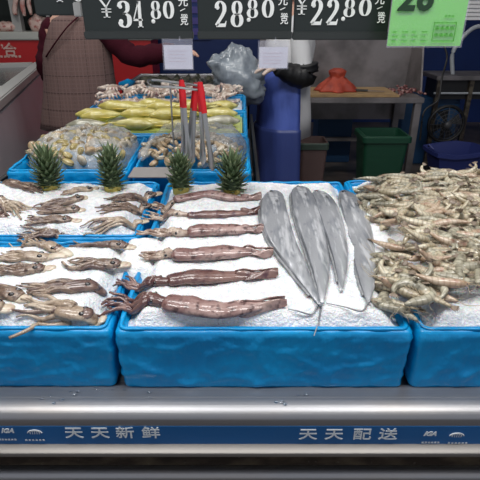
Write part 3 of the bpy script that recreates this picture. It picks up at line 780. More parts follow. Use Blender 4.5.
for i, (x, y, px, py) in enumerate(spots):
    v = rnd.choice([0, 0, 1, 2, 3, 3, 4, 5]); g = (int(x/cell), int(y/cell))
    hh = max(H.get((g[0]+a, g[1]+b), 0) for a in (-1, 0, 1) for b in (-1, 0, 1))
    edge = min(1, max(0, (px-372)/40)); h = min(hh*.82, .034*edge+.004)
    z = iceh(x, y)+.006+h
    for a in (-1, 0, 1): H[(g[0]+a, g[1])] = max(H.get((g[0]+a, g[1]), 0), h+.009)
    ang = rnd.gauss(-.35, .75)+(pi if rnd.random() < .45 else 0)
    rot = (rnd.gauss(0, .45)+(pi if rnd.random() < .5 else 0), rnd.gauss(0, .13), ang); s = rnd.uniform(.85, 1.15)
    M = Euler(rot).to_matrix(); off = M @ Vector((.042*s, -.006, 0))
    near = y < NEARY
    D = nearp if near else farp
    if v not in D: o = D[v] = (proto_near if near else far_mesh)(v)
    else: o = copytree(D[v]) if near else D[v].copy()
    if not near and o.name not in COL.objects: COL.objects.link(o)
    o.location = (x-off.x, y-off.y, z-off.z*.5); o.rotation_euler = rot; o.scale = (s, s, s)
    px2, py2 = proj((x, y, z))
    row = ('front corner' if py2 > 290 else 'middle' if py2 > 235 else 'back'); colr = {'shrimp1': 'grey-beige', 'shrimp2': 'greyish', 'shrimp3': 'pinkish-beige'}[PROT[v][6].name and ['shrimp1','shrimp2','shrimp3','shrimp2','shrimp1','shrimp1'][v]]
    form = ['gently bent', 'curled', 'nearly straight', 'slightly bent', 'tightly curled', 'straight'][v]
    tag(o, f'{form} raw {colr} shrimp in the {row} of the heap, its '+('left side' if px2 < 420 else 'right side'), 'shrimp', SGRP)

# ------------------------------------------------------------------ clams in bags
def clam_proto(kind):
    m = MB(); rings = []
    for s in (1, -1):
        rings = []
        for i in range(7):
            v = i/6; zz = s*.0085*(1-v**2.2)**.5 if v < 1 else 0
            rings.append([(.017*v*cos(a)*(1.15-.15*sin(a)), .014*v*sin(a)+.003*(1-v), zz+ (.0006*sin(a*9) if v > .3 else 0)) for a in [2*pi*j/18 for j in range(18)]])
        m.loft(rings, caps=True)
    o = m.build('clam', M_[kind], None, smooth='all', local=True)
    return o
def heap(n, rect, frim, hfun, kinds, labels, group, seed, sc=1.0, gap=.0185):
    rn = random.Random(seed); prot = {}; placed = []
    t = 0
    while len(placed) < n and t < 9000:
        t += 1; x = rn.uniform(rect[0], rect[1]); y = rn.uniform(rect[2], rect[3]); h = hfun(x, y)
        if h < 0: continue
        if any((x-a)**2+(y-b)**2 < (gap*sc)**2 for a, b in placed): continue
        placed.append((x, y)); k = rn.choice(range(len(kinds)))
        if k not in prot: o = prot[k] = clam_proto(kinds[k])
        else: o = prot[k].copy(); COL.objects.link(o)
        s = sc*rn.uniform(.85, 1.3); o.location = (x, y, frim(y)+h); o.scale = (s, s, s); o.rotation_euler = (rn.gauss(0, .7), rn.gauss(0, .6), rn.uniform(0, 6.3))
        tag(o, labels[k], 'clam', group)
def hA(x, y):
    a = ((x+.61)/.205)**2+((y-1.86)/.20)**2
    return .004+.068*math.sqrt(max(0, 1-a)) if a < 1 else -1
heap(95, (-.80, -.42, 1.66, 2.04), rim2, hA, ['clam1', 'clam4', 'clam2', 'clam1', 'clam3'], ['olive yellow clam in the bagged heap behind the left pineapple crowns', 'dark brown clam in the bagged heap behind the left pineapple crowns', 'tan clam in the bagged heap behind the left pineapple crowns', 'olive yellow clam in the bagged heap behind the left pineapple crowns', 'pale clam in the bagged heap behind the left pineapple crowns'], 'olive clams in the left bag', 3, 1.15)
def hB(x, y):
    a = ((x+.19)/.195)**2+((y-1.82)/.175)**2
    return .006+.062*math.sqrt(max(0, 1-a)) if a < 1 else -1
heap(170, (-.375, .01, 1.65, 2.03), rim2, hB, ['clam2', 'clam3', 'clam4'], ['tan clam in the bagged heap below the hanging tongs', 'pale clam in the bagged heap below the hanging tongs', 'dark brown clam in the bagged heap below the hanging tongs'], 'tan clams in the right bag', 4, .85, .016)
def hC(x, y):
    a = ((x+.33)/.10)**2+((y-1.99)/.07)**2
    return .03+.04*math.sqrt(max(0, 1-a)) if a < 1 else -1
def bag(cx, cy, rx, ry, hz, seed, label, name='clear_plastic_bag', cover=lambda x, y: True, base=-.015, exp=.55):
    m = MB(); vs = []; nx = ny = 46; idx = {}; fs = []
    for j in range(ny+1):
        for i in range(nx+1):
            u = -1+2*i/nx; v = -1+2*j/ny
            x = cx+rx*u*math.sqrt(1-v*v*.42); y = cy+ry*v*math.sqrt(1-u*u*.42)
            a = max(0, 1-(max(abs(u), abs(v))**3)); 
            h = base+hz*1.25*a**exp+.020*abs(noise.noise(Vector((x*16+seed, y*16, 1))))*min(1, a*2)+.010*noise.noise(Vector((x*45, y*45, seed)))
            vs.append((x, y, rim2(y)+h))
    for j in range(ny):
        for i in range(nx):
            if cover(vs[j*(nx+1)+i][0], vs[j*(nx+1)+i][1]): fs.append((j*(nx+1)+i, j*(nx+1)+i+1, (j+1)*(nx+1)+i+1, (j+1)*(nx+1)+i))
    m.add(vs, fs)
    o = m.build(name, M_['bag'], smooth='all'); sol = o.modifiers.new('thickness', 'SOLIDIFY'); sol.thickness = .0012
    return tag(o, label, 'plastic bag', 'clear bags of clams in the rear crates')
bag(-.61, 1.875, .21, .205, .072, 1, 'wrinkled clear plastic bag over olive clams, behind the two left crowns')
bag(-.145, 1.90, .18, .175, .078, 8, 'wrinkled clear plastic bag over tan clams, under the hanging tongs', cover=lambda x, y: not ((x+.28)**2/.014+(y-1.72)**2/.008 < 1))
# twisted neck of the bag running between the heaps
pts = bez([(-.36, 1.70, rim2(1.7)+.03), (-.33, 1.80, rim2(1.8)+.065), (-.29, 1.90, rim2(1.9)+.085), (-.25, 2.0, rim2(2)+.075), (-.22, 2.06, rim2(2.06)+.04)], 22)
tag(MB().tube(pts, [.013+.005*sin(i*1.3) for i in range(23)], 10).build('twisted_bag_neck', M_['bag'], smooth='all'), 'twisted neck of a clear bag lying across the tan clams', 'plastic bag')
# flat grey card
a = [T2(133, 171, .012), T2(190, 173, .012), T2(186, 181, .03), T2(128, 178, .03)]
a = [Vector((-.375, 1.645, rim2(1.64)+.012)), Vector((-.185, 1.655, rim2(1.64)+.012)), Vector((-.19, 1.745, rim2(1.7)+.022)), Vector((-.36, 1.745, rim2(1.7)+.022))]
a = [Vector((-.39, 1.60, rim2(1.60)-.008)), Vector((-.195, 1.60, rim2(1.60)-.008)), Vector((-.180, 1.645, rim2(1.64)+.012)), Vector((-.375, 1.645, rim2(1.64)+.012))]
m = MB().loft([[p+Vector((0, 0, .0)) for p in a], [p+Vector((0, 0, .003)) for p in a]])
tag(m.build('grey_cardboard', M_['paper'], smooth=False), 'piece of grey cardboard on the crate rim in front of the tan clams', 'cardboard')

# ------------------------------------------------------------------ yellow fish
m = MB().box((-.775, 2.11, rim2(2.3)-.03), (.01, 2.49, rim2(2.3)+.004)); 
tag(m.build('yellow_green_film', M_['ybase'], bevel=.01), 'yellow-green plastic film lying under the yellow fish', 'plastic film')
def fish_proto(mk, fk):
    e = bpy.data.objects.new('yellow_fish', None); e.empty_display_size = .03; COL.objects.link(e)
    L = .26; ps = []; rs = []
    for i in range(21):
        u = i/20; r = lerpk([(0, .006), (.08, .020), (.25, .040), (.45, .040), (.7, .025), (.88, .008), (1, .007)], u)
        ps.append(Vector((-L/2+L*u*.88, .006*sin(u*3), .016))); rs.append((r, r*.75))
    MB().tube(ps, rs, 14).build('body', mk, e, smooth='all', local=True)
    m = MB(); x = -L/2+L*.86
    m.loft([[(x, .007, .017), (x, -.007, .017), (x, -.007, .014), (x, .007, .014)], [(x+.018, .014, .014), (x+.018, -.014, .014), (x+.018, -.014, .012), (x+.018, .014, .012)], [(x+.036, .027, .011), (x+.030, -.027, .011), (x+.030, -.027, .0095), (x+.036, .027, .0095)]])
    m.build('tail_fin', fk, e, local=True)
    MB().ball((-L/2+.026, .008, .029), (.005, .005, .002), 8, 5).build('eye', M_['eye'], e, local=True)
    m = MB().tube([(-.05, -.028, .014), (0, -.038, .012), (.04, -.026, .012)], [(.003, .0015), (.007, .0015), (.002, .001)], 8); m.build('belly_fin', fk, e, local=True)
    MB().tube([(-.05, .028, .014), (0, .036, .012), (.06, .022, .012)], [(.003, .0015), (.006, .0015), (.002, .001)], 8).build('back_fin', fk, e, local=True)
    cache(e); return e
yp = fish_proto(M_['yfish'], M_['yfin']); gp = fish_proto(M_['gfish'], M_['gfish'])
used = {'y': 0, 'g': 0}
fishes = [(-.66, 2.17, .0, .1, 'g'), (-.50, 2.16, .01, 3.0, 'y'), (-.36, 2.20, .0, .25, 'y'), (-.22, 2.15, .0, -.12, 'y'), (-.12, 2.19, .012, 3.2, 'g'),
          (-.62, 2.27, .02, .35, 'y'), (-.44, 2.29, .025, .3, 'y'), (-.26, 2.28, .02, .2, 'y'), (-.13, 2.33, .015, 3.05, 'y'),
          (-.68, 2.38, .0, .2, 'y'), (-.52, 2.40, .03, .3, 'y'), (-.34, 2.40, .03, .15, 'y'), (-.18, 2.42, .02, -.05, 'y')]
fishes += [(-.30, 2.24, .035, .42, 'y'), (-.56, 2.33, .045, -.15, 'y'), (-.20, 2.36, .045, .35, 'y'), (-.40, 2.45, .03, -.1, 'y'), (-.13, 2.45, .02, 3.3, 'y')]
yl = ['front row of the yellow fish crate, second from the left', 'front row of the yellow fish crate, in the middle', 'front row of the yellow fish crate, right behind the tongs',
      'middle row of the yellow fish crate, leftmost', 'middle row of the yellow fish crate, second from left', 'middle row of the yellow fish crate, behind the red tong handles', 'middle row of the yellow fish crate, rightmost',
      'back row of the yellow fish crate, leftmost', 'back row of the yellow fish crate, second from left', 'back row of the yellow fish crate, third from left', 'back row of the yellow fish crate, second from the right', 'lying askew on top of the front row of the yellow fish crate', 'on top of the middle row of the yellow fish crate, left half', 'on top of the middle row of the yellow fish crate, right half', 'against the back rim of the yellow fish crate, in the middle', 'against the back right corner of the yellow fish crate']
yi = 0
for x, y, dz, a, k in fishes:
    src = yp if k == 'y' else gp
    o = src if used[k] == 0 else copytree(src); used[k] += 1
    o.location = (x, y, rim2(y)+.010+dz); o.rotation_euler = (0, 0, a); o.scale = (.92, .92, .92)
    if k == 'y': tag(o, 'yellow fish, '+yl[yi], 'fish', 'fish in the yellow fish crate'); yi += 1
    else: tag(o, 'grey-olive fish, '+('leftmost' if x < -.3 else 'rightmost')+' in the front row of the yellow fish crate', 'fish', 'fish in the yellow fish crate'); o.name = 'grey_fish'

# ------------------------------------------------------------------ crabs
def crab_proto():
    e = bpy.data.objects.new('crab', None); e.empty_display_size = .03; COL.objects.link(e)
    m = MB(); rings = []
    for i in range(9):
        v = -1+2*i/8; z = .018*v; r = math.sqrt(max(.02, 1-v*v))
        rings.append([(.054*r*cos(a)*(1+.06*cos(a*10)), .032*r*sin(a)-(.006*cos(a)**2), .02+z) for a in [2*pi*j/24 for j in range(24)]])
    m.loft(rings); m.build('carapace', M_['crab'], e, smooth='all', local=True)
    for s in (-1, 1):
        for k in range(4):
            y = -.012+.011*k
            MB().tube([(s*.035, y, .018), (s*.052, y+.004*(k-1), .022), (s*.060, y+.008*(k-1.2), .002)], [.008, .0075, .004], 6).build('leg', M_['crableg'], e, smooth='all', local=True)
        m = MB().tube([(s*.034, -.02, .02), (s*.058, -.040, .026), (s*.040, -.062, .022)], [.006, .0085, .007], 8)
        m.tube([(s*.040, -.062, .022), (s*.018, -.072, .02)], [.008, .002], 8); m.tube([(s*.036, -.066, .026), (s*.020, -.062, .03)], [.004, .001], 6)
        m.build('claw', M_['crableg'], e, smooth='all', local=True)
    for s in (-1, 1): MB().ball((s*.010, -.034, .024), .003, 7, 5).build('eye', M_['eye'], e, local=True)
    cache(e); return e
cp_ = crab_proto(); rn = random.Random(5); ci = 0
cols_ = ['leftmost', 'second from left', 'third from left', 'middle', 'third from right', 'second from right', 'rightmost']
tag(MB().box((-.775, 2.54, rim2(2.7)-.04), (.01, 2.91, rim2(2.7)-.004)).build('crushed_ice', M_['ice'], bevel=.01), 'crushed ice under the mottled crabs in the furthest crate', 'ice', kind='stuff')
for row in range(3):
    for k in range(7):
        x = -.71+.108*k+rn.uniform(-.012, .012); y = 2.60+.12*row+rn.uniform(-.015, .015)
        o = cp_ if ci == 0 else copytree(cp_); ci += 1
        o.location = (x, y, rim2(y)+.0+.028*(row > 0)+rn.uniform(0, .012)); o.rotation_euler = (rn.uniform(-.3, .3), rn.uniform(-.3, .3), rn.uniform(-3, 3)); s = rn.uniform(1.0, 1.2); o.scale = (s, s, s)
        tag(o, f'mottled pale crab, {cols_[k]} in the {["front", "middle", "back"][row]} row of the furthest crate', 'crab', 'crabs heaped in the furthest crate')
tag(MB().tube([T2(120, 84, .03), T2(128, 83, .05), T2(134, 82, .03)], [.012, .026, .010], 9).build('blue_pack', M_['film']), 'small crumpled blue plastic scrap behind the crabs, by the plaid vest', 'plastic scrap')

# ------------------------------------------------------------------ steel tank with dark goods behind
e = empty('steel_tank', (-.32, 3.4, .0), 'open steel tank of dark wet goods behind the crab crate', 'tank')
x0, x1, y0, y1, zt, zb = -.74, .06, 3.12, 3.75, 1.02, .55
m = MB().box((x0, y0, zb), (x1, y0+.012, zt)).box((x0, y1-.012, zb), (x1, y1, zt)).box((x0, y0, zb), (x0+.012, y1, zt)).box((x1-.012, y0, zb), (x1, y1, zt)).box((x0, y0, zb), (x1, y1, zb+.012))
m.build('basin', M_['steeldull'], e, smooth=False)
m = MB(); m.tube([(x0, y0, zt), (x1, y0, zt), (x1, y1, zt), (x0, y1, zt), (x0, y0, zt)], .011, 8); m.build('rolled_rim', M_['steel'], e)
for x in (x0+.03, x1-.03):
    for y in (y0+.03, y1-.03): MB().box((x-.018, y-.018, 0), (x+.018, y+.018, zb)).build('leg', M_['steeldull'], e, smooth=False)
vs = []; nx = 40; ny = 30
for j in range(ny+1):
    for i in range(nx+1):
        x = x0+.015+(x1-x0-.03)*i/nx; y = y0+.015+(y1-y0-.03)*j/ny
        vs.append((x, y, zt-.03+.07*abs(noise.noise(Vector((x*13, y*13, 0))))+.02*noise.noise(Vector((x*40, y*40, 0)))))
n0 = len(vs)
m = MB().add(vs, [(j*(nx+1)+i, j*(nx+1)+i+1, (j+1)*(nx+1)+i+1, (j+1)*(nx+1)+i) for j in range(ny) for i in range(nx)])
tag(m.build('dark_seaweed', M_['darkfish'], smooth='all'), 'dark wet seaweed-like heap filling the steel tank', 'seaweed', kind='stuff')

# ------------------------------------------------------------------ tong rack and tongs
p = T2(174, 176, .0); rx, ry = PY(174, 150, 1.62).x, 1.62
top = PY(174, 84, 1.62)
e = empty('tong_rack', (rx, ry, .87), 'wire rack of steel rod holding three hanging tongs', 'rack')
MB().tube([(rx, ry, .87), (rx, ry, top.z)], .0028, 8).build('pole', M_['tong'], e)
MB().tube([(rx, ry, .872), (rx, ry, .88)], [.03, .028], 16).build('foot', M_['tong'], e)
lp = [PY(201, 86, 1.62), PY(176, 82.5, 1.64), PY(152, 80, 1.66), PY(148, 82.5, 1.60), PY(153, 86, 1.55), PY(178, 87.5, 1.56), PY(199, 90, 1.58), PY(203, 88, 1.60)]
MB().tube(bez(lp+[lp[0]], 50), .0040, 8).build('ring', M_['steel'], e)
MB().tube([(rx, ry, top.z), PY(176, 86.5, 1.56)], .0026, 8).build('brace', M_['tong'], e)
def tongs(tx, ty, Y, b1, b2, label):
    top = PY(tx, ty, Y); A = PY(b1[0], b1[1], Y+.02); B = PY(b2[0], b2[1], Y-.03)
    e = empty('tongs', (top.x, Y, A.z), label, 'tongs', 'red-handled tongs hanging on the rack')
    for q, nm in ((A, 'arm'), (B, 'arm')):
        k = .36; mid = top.lerp(q, k); off = Vector((0, 0, 0))
        a = MB().tube([mid, top.lerp(q, .7), q, q+(q-top)*.06], [(.0075, .0018), (.0065, .0016), (.0115, .0016), (.004, .0012)], 8, up=(0, 1, 0)).build('arm', M_['tong'], e)
        MB().tube([top, top.lerp(q, .1), mid], [(.0075, .004), (.0100, .0045), (.0090, .004)], 8, up=(0, 1, 0)).build('grip', M_['redgrip'], a)
    MB().tube([top+Vector((-.004, 0, .0)), top+Vector((0, 0, .010)), top+Vector((.004, 0, 0))], .0015, 6).build('hanging_loop', M_['tong'], e)
tongs(181.5, 80, 1.60, (184, 152), (189, 155), 'red-handled steel tongs, left one of the three hanging on the rack')
tongs(196, 83, 1.63, (187, 150), (192, 158), 'red-handled steel tongs, middle one of the three on the rack')
tongs(200, 82, 1.575, (203, 160), (212, 166), 'red-handled steel tongs, right one of the three on the rack')

# ------------------------------------------------------------------ price boards
def brush(mb, pts, hmax, hmin, y, n=36, closed=False, flip=1):
    P = bez([(a, 0, b) for a, b in pts], n); L = []; Rr = []
    for i, p in enumerate(P):
        q = P[min(i+1, n)]-P[max(i-1, 0)]; 
        if closed and i in (0, n): q = P[1]-P[n-1]
        q.normalize(); h = hmin+(hmax-hmin)*abs(q.z)**1.7; nn = Vector((-q.z, 0, q.x))
        L.append(p+nn*h); Rr.append(p-nn*h)
    rings = [[Vector((a.x, y, a.z)), Vector((b.x, y, b.z)), Vector((b.x, y+.002, b.z)), Vector((a.x, y+.002, a.z))] for a, b in zip(L, Rr)]
    mb.loft(rings)
def ell(cx, cz, rx, rz, n=12, a0=pi/2): return [(cx+rx*cos(a0+2*pi*i/n), cz+rz*sin(a0+2*pi*i/n)) for i in range(n+1)]
def digit(mb, d, cx, cz, h, w, y):       # bold high-contrast serif numerals
    H2 = h/2; W2 = w/2; B = w*.17; t = h*.022
    if d == '0': brush(mb, ell(cx, cz, W2-B*.7, H2-t), B, t, y, 48, True)
    elif d == '8':
        brush(mb, ell(cx, cz+H2*.47, (W2-B)*.86, H2*.50), B*.85, t, y, 44, True); brush(mb, ell(cx, cz-H2*.47, W2-B*.9, H2*.53-t), B*.95, t, y, 44, True)
    elif d == '2':
        brush(mb, [(cx-W2*.72, cz+H2*.45), (cx-W2*.62, cz+H2*.78), (cx-W2*.1, cz+H2*.97), (cx+W2*.5, cz+H2*.72), (cx+W2*.58, cz+H2*.30), (cx+W2*.2, cz-H2*.12), (cx-W2*.35, cz-H2*.52), (cx-W2*.85, cz-H2*.88)], B, t, y)
        mb.ball((cx-W2*.58, y+.001, cz+H2*.5), (B*1.0, .0012, B*1.0), 12, 5)
        mb.add([(cx-W2*.9, y, cz-H2), (cx+W2*.78, y, cz-H2), (cx+W2*.95, y, cz-H2*.52), (cx+W2*.82, y, cz-H2*.52), (cx+W2*.6, y, cz-H2*.72), (cx-W2*.6, y, cz-H2*.74)], [(0, 1, 2, 3, 4, 5)])
    elif d == '3':
        brush(mb, [(cx-W2*.7, cz+H2*.55), (cx-W2*.5, cz+H2*.85), (cx, cz+H2*.97), (cx+W2*.5, cz+H2*.78), (cx+W2*.5, cz+H2*.35), (cx+W2*.1, cz+H2*.10), (cx-W2*.2, cz+H2*.06)], B*.9, t, y)
        brush(mb, [(cx-W2*.2, cz+H2*.08), (cx+W2*.2, cz+H2*.05), (cx+W2*.65, cz-H2*.2), (cx+W2*.62, cz-H2*.68), (cx+W2*.1, cz-H2*.96), (cx-W2*.5, cz-H2*.86), (cx-W2*.75, cz-H2*.55)], B, t, y)
        mb.ball((cx-W2*.58, y+.001, cz-H2*.55), (B, .0012, B), 12, 5); mb.ball((cx-W2*.52, y+.001, cz+H2*.58), (B*.9, .0012, B*.9), 12, 5)
    elif d == '4':
        mb.box((cx+W2*.12, y, cz-H2), (cx+W2*.12+2*B, y+.002, cz+H2)); mb.box((cx-W2*.12, y, cz-H2), (cx+W2*.12+2*B+W2*.25, y+.002, cz-H2*.93))
        mb.box((cx-W2, y, cz-H2*.50), (cx+W2*.98, y+.002, cz-H2*.34))
        brush(mb, [(cx-W2*.95, cz-H2*.42), (cx-W2*.3, cz+H2*.3), (cx+W2*.32, cz+H2*.98)], B*.34, t, y)
    elif d == '6':
        brush(mb, ell(cx, cz-H2*.42, W2-B, H2*.56), B, t, y, 44, True); brush(mb, [(cx+W2*.6, cz+H2*.75), (cx+W2*.1, cz+H2*.95), (cx-W2*.4, cz+H2*.65), (cx-W2*.66, cz), (cx-W2*.6, cz-H2*.5)], B, t, y)
    elif d == '1':
        mb.box((cx-B, y, cz-H2), (cx+B, y+.002, cz+H2)); mb.box((cx-W2*.6, y, cz-H2), (cx+W2*.6, y+.002, cz-H2*.92))
BY = 1.60
def board(x0, x1, yb, Y, dig, pos, label, ypos, unit=None, rail=True, ztop=1.78, yen=None):
    zb = PY(240, yb, Y).z; e = empty('price_board', ((x0+x1)/2, Y, zb), label, 'price board', 'black hanging price boards')
    MB().box((x0, Y, zb), (x1, Y+.012, ztop)).build('panel', M_['board'], e, bevel=.004)
    if rail: MB().box((x0-.002, Y-.006, zb-.004), (x1+.002, Y+.016, zb+.020)).build('holder_rail', M_['boardrail'], e, bevel=.003)
    yy = Y-.0025
    for d, (px, py0, py1, wpx) in zip(dig, pos):
        a = PY(px, py0, yy); b = PY(px, py1, yy); h = a.z-b.z; w_ = wpx/480*(a-Vector((0, 0, CAMZ))).length
        m = MB()
        if d == '.': m.ball((a.x, yy+.001, b.z+.006), (.0062, .0016, .0062), 14, 5)
        else: digit(m, d, (a.x+b.x)/2, (a.z+b.z)/2, h, w_, yy)
        m.build('numeral' if d != '.' else 'decimal_point', M_['white'], e, smooth=False)
    if yen:
        p = PY(yen[0], yen[1], yy); m = MB(); h = .026; wd = .021
        brush(m, [(p.x-wd*.85, p.z+h), (p.x, p.z+.002)], .0035, .0012, yy, 6); brush(m, [(p.x+wd*.85, p.z+h), (p.x, p.z+.002)], .0016, .0012, yy, 6)
        m.box((p.x-.0030, yy, p.z-h), (p.x+.0030, yy+.002, p.z+.003)); m.box((p.x-wd*.7, yy, p.z-.004), (p.x+wd*.7, yy+.002, p.z-.0015)); m.box((p.x-wd*.7, yy, p.z-.012), (p.x+wd*.7, yy+.002, p.z-.0095))
        m.box((p.x-.010, yy, p.z-h), (p.x+.010, yy+.002, p.z-h+.002))
        for q in (-1, 1): m.box((p.x+q*wd*.85-.007, yy, p.z+h-.001), (p.x+q*wd*.85+.007, yy+.002, p.z+h+.001))
        m.build('yen_sign', M_['white'], e, smooth=False)
    if unit:
        for ch, dx, dy, sz in (('元', 0, 3, .030), ('/', -1, 11, .022), ('500', 2, 17.0, .013), ('克', 2, 22.5, .025)):
            p = PY(unit[0]+dx*.6, unit[1]+dy, yy); Mx = facing(p)
            if ch == '/': Mx = Mx @ Matrix.Rotation(-.9, 4, 'Z')
            vs, fs = text_mesh(ch, sz, Mx, .0006, bold=.0004)
            MB().add(vs, fs).build('unit_lettering', M_['white'], e, smooth=False)
    for x in (x0+.06, x1-.06): MB().tube([(x, Y+.006, ztop), (x, Y+.006, 3.6)], .003, 6).build('hanging_rod', M_['steel'], e)
    return e
board(-.475, -.145, 38, BY, '34.80', [(124.3,1,27.5,12),(137.6,1,27.5,8.2),(151.8,0,23.5,0),(155.6,1,19,9),(168.5,1,18.5,9)], 'black hanging price board reading 34.80', None, (183, -1), yen=(106,8))
board(-.128, .157, 38, BY, '28.80', [(221,1,27,10.5),(237,1,27,11.5),(248.8,0,22,0),(252.5,-.5,18,10),(268,-.5,17.5,10)], 'black hanging price board reading 28.80', None, (283, -2), yen=None)
board(.163, .452, 38.5, BY, '22.80', [(317,-1,25,10.5),(333,-1,25,10.5),(344.8,0,21,0),(349.6,-1,17,10),(365.3,-1,15.8,10)], 'black hanging price board reading 22.80', None, (380, -3), yen=(302,5))
board(-.64, -.455, 15.5, 1.66, '18', [(58,-24,2,9),(77,-22,1.5,8)], 'black hanging price board at far left with only the feet of its numerals visible', None, None, rail=False)
# little clear holder under the leftmost board
p = PY(79, 11, 1.655); 
tag(MB().box((p.x-.013, 1.64, p.z-.016), (p.x+.013, 1.672, p.z+.025)).build('grey_clip', M_['freezerrim'], bevel=.003), 'grey plastic clip hanging from the leftmost price board', 'clip')
# cards in sleeves
for (a, b, c, d_, lab) in ((165, 45, 192, 69, 'white card in a clear sleeve clipped under the 34.80 board'), (259, 47, 288, 68, 'white card in a clear sleeve clipped under the 28.80 board')):
    p0 = PY(a, d_, 1.585); p1 = PY(c, b, 1.585)
    e = empty('sleeved_card', ((p0.x+p1.x)/2, 1.585, p0.z), lab, 'card', 'white cards in clear sleeves')
    MB().box((p0.x, 1.585, p0.z), (p1.x, 1.586, p1.z)).build('card', M_['card'], e, smooth=False)
    MB().box((p0.x-.004, 1.582, p0.z-.003), (p1.x+.003, 1.5835, p1.z+.018)).build('clear_sleeve', M_['sleeve'], e, smooth=False)
    m = MB()
    for k in range(4): m.box((p0.x+.012, 1.5843, p1.z-.018-.010*k), (p1.x-.016-.006*(k % 2), 1.5849, p1.z-.0165-.010*k))
    m.build('faint_print', M_['cardprint'], e, smooth=False)
    MB().tube([((p0.x+p1.x)/2+.006, 1.584, p1.z+.010), ((p0.x+p1.x)/2+.006, 1.603, PY(240, 38, 1.6).z+.012)], .0025, 6).build('clip', M_['sleeve'], e)
# green price card
gy = 1.50; c = PY(424, 46, gy); rot = -.055
e = empty('green_price_card', (c.x, gy, c.z), 'bright green tilted price card reading 26.80, right of the black boards', 'price card')
gm = Matrix.Translation((c.x, gy, c.z))
s_ = 1.5/1.085/480
def gp_(mb, x0, z0, x1, z1, y=0., d=.002): return mb.box((x0, y, z0), (x1, y+d, z1), gm)
W0 = 36.5*s_*1.0
gp_(MB(), -W0*1.02, 0, W0, .23).build('card', M_['green'], e, smooth=False)
gp_(MB(), -W0*1.05, -.004, W0*1.03, .235, -.003, .0008).build('clear_sleeve', M_['sleeve'], e, smooth=False).hide_render = False
gt = gm @ Matrix.Rotation(pi/2, 4, 'X')
def gtext(t, x, z, sz, bold, mk, nm, shear=0):
    vs, fs = text_mesh(t, sz, gm @ Matrix.Translation((x, -.0045, z)) @ Matrix.Rotation(pi/2, 4, 'X'), .0005, bold, shear); MB().add(vs, fs).build(nm, M_[mk], e, smooth=False)
gtext('26', -.044, .124, .098, .003, 'greenink', 'numeral', .12)
gtext('.80', .036, .160, .056, .0015, 'greenink', 'numeral', .12)
m = MB()
for (xa, xb, za, zb_) in ((.018, .082, .062, .0635), (.018, .082, .014, .0155), (.018, .0195, .014, .0635), (.0805, .082, .014, .0635)): gp_(m, xa, za, xb, zb_, -.0045, .001)
m.build('printed_frame', M_['greenprint'], e, smooth=False)
m = MB()
for r_ in (0, 1):
    for k in range(4):
        x = .029+.014*k; z = .0485-.018*r_
        for bx in ((-.005, .003, .005, .0042), (-.005, -.001, .005, .0002), (-.0008, -.005, .0008, .005), (-.005, -.005, -.0035, .0005), (.0035, -.005, .005, .0005)):
            gp_(m, x+bx[0], z+bx[1], x+bx[2], z+bx[3], -.0045, .001)
m.build('boxed_print', M_['greenprint'], e, smooth=False); m = MB()
for r_ in range(3):
    for k in range(4): gp_(m, -.098+.028*k, .014+.012*r_, -.098+.028*k+.012+.005*((k+r_) % 2), .0155+.012*r_, -.0045, .001)
m.build('small_print', M_['greenprint'], e, smooth=False); m = MB()
for k in range(3): gp_(m, .045+.010*k, .078, .051+.010*k, .081, -.0045, .001)
m.build('unit_print', M_['greenprint'], e, smooth=False)
MB().tube([gm @ Vector((-.05, .003, .23)), gm @ Vector((-.05, .003, 2.1))], .0025, 6).build('hanging_rod', M_['steel'], e)
# notice sheet top right
p0 = PY(461, 20, 1.75); e = empty('notice_sheet', (p0.x+.05, 1.75, p0.z), 'pale grey notice sheet in the upper right corner', 'notice')
MB().box((p0.x, 1.75, p0.z), (p0.x+.30, 1.753, p0.z+.22)).build('sheet', mat('notice_grey', (.42, .41, .42), .5), e, smooth=False)
m = MB()
for k in range(9): m.box((p0.x+.012, 1.748, p0.z+.012+.012*k), (p0.x+.28, 1.7495, p0.z+.0135+.012*k))
m.build('printed_lines', M_['freezerrim'], e, smooth=False)
MB().tube([(p0.x+.15, 1.752, p0.z+.22), (p0.x+.15, 1.752, 3.6)], .003, 6).build('hanging_rod', M_['steel'], e)
# blue banner seen between the boards
p0 = PY(190, 40, 6.9); p1 = PY(202, 0, 6.9)
e = empty('blue_wall_banner', (p0.x, 6.9, p0.z), 'narrow blue banner with purple print seen between two price boards', 'banner')
MB().box((p0.x-.1, 6.97, p0.z), (p1.x+.1, 6.99, p0.z+1.2)).build('banner_cloth', mat('banner_blue', (.02, .05, .26), .5), e, smooth=False)
m = MB()
for k in range(5): m.box((p0.x+.03, 6.955, p0.z+.06+.13*k), (p0.x+.13, 6.965, p0.z+.14+.13*k))
m.build('purple_print', M_['poster'], e, smooth=False)

# ------------------------------------------------------------------ freezer left
A = Vector((-1.405, 2.94, 0)); B = Vector((-1.93, 5.0, 0)); d = (B-A).normalized(); n_ = Vector((-d.y, d.x, 0))
A2 = A-d*1.2; W_ = 1.0
e = empty('chest_freezer', ((A.x+B.x)/2-.4, 3.6, 0), 'big grey-white chest freezer at the left with dark glass top', 'freezer')
def fb(mb, a0, a1, w0, w1, z0, z1):
    q = [A2+d*a0+n_*w0, A2+d*a1+n_*w0, A2+d*a1+n_*w1, A2+d*a0+n_*w1]
    return mb.loft([[Vector((p.x, p.y, z0)) for p in q], [Vector((p.x, p.y, z1)) for p in q]])
LL = (B-A2).length
fb(MB(), 0, LL, 0, W_, .08, .94).build('body', M_['freezer'], e, bevel=.02)
m = MB(); fb(m, -.01, LL+.01, -.01, .09, .94, 1.0); fb(m, -.01, LL+.01, W_-.09, W_+.01, .94, 1.0); fb(m, -.01, .12, .09, W_-.09, .94, 1.0); fb(m, LL-.16, LL+.01, .09, W_-.09, .94, 1.0)
m.build('rim', M_['freezerrim'], e, bevel=.008)
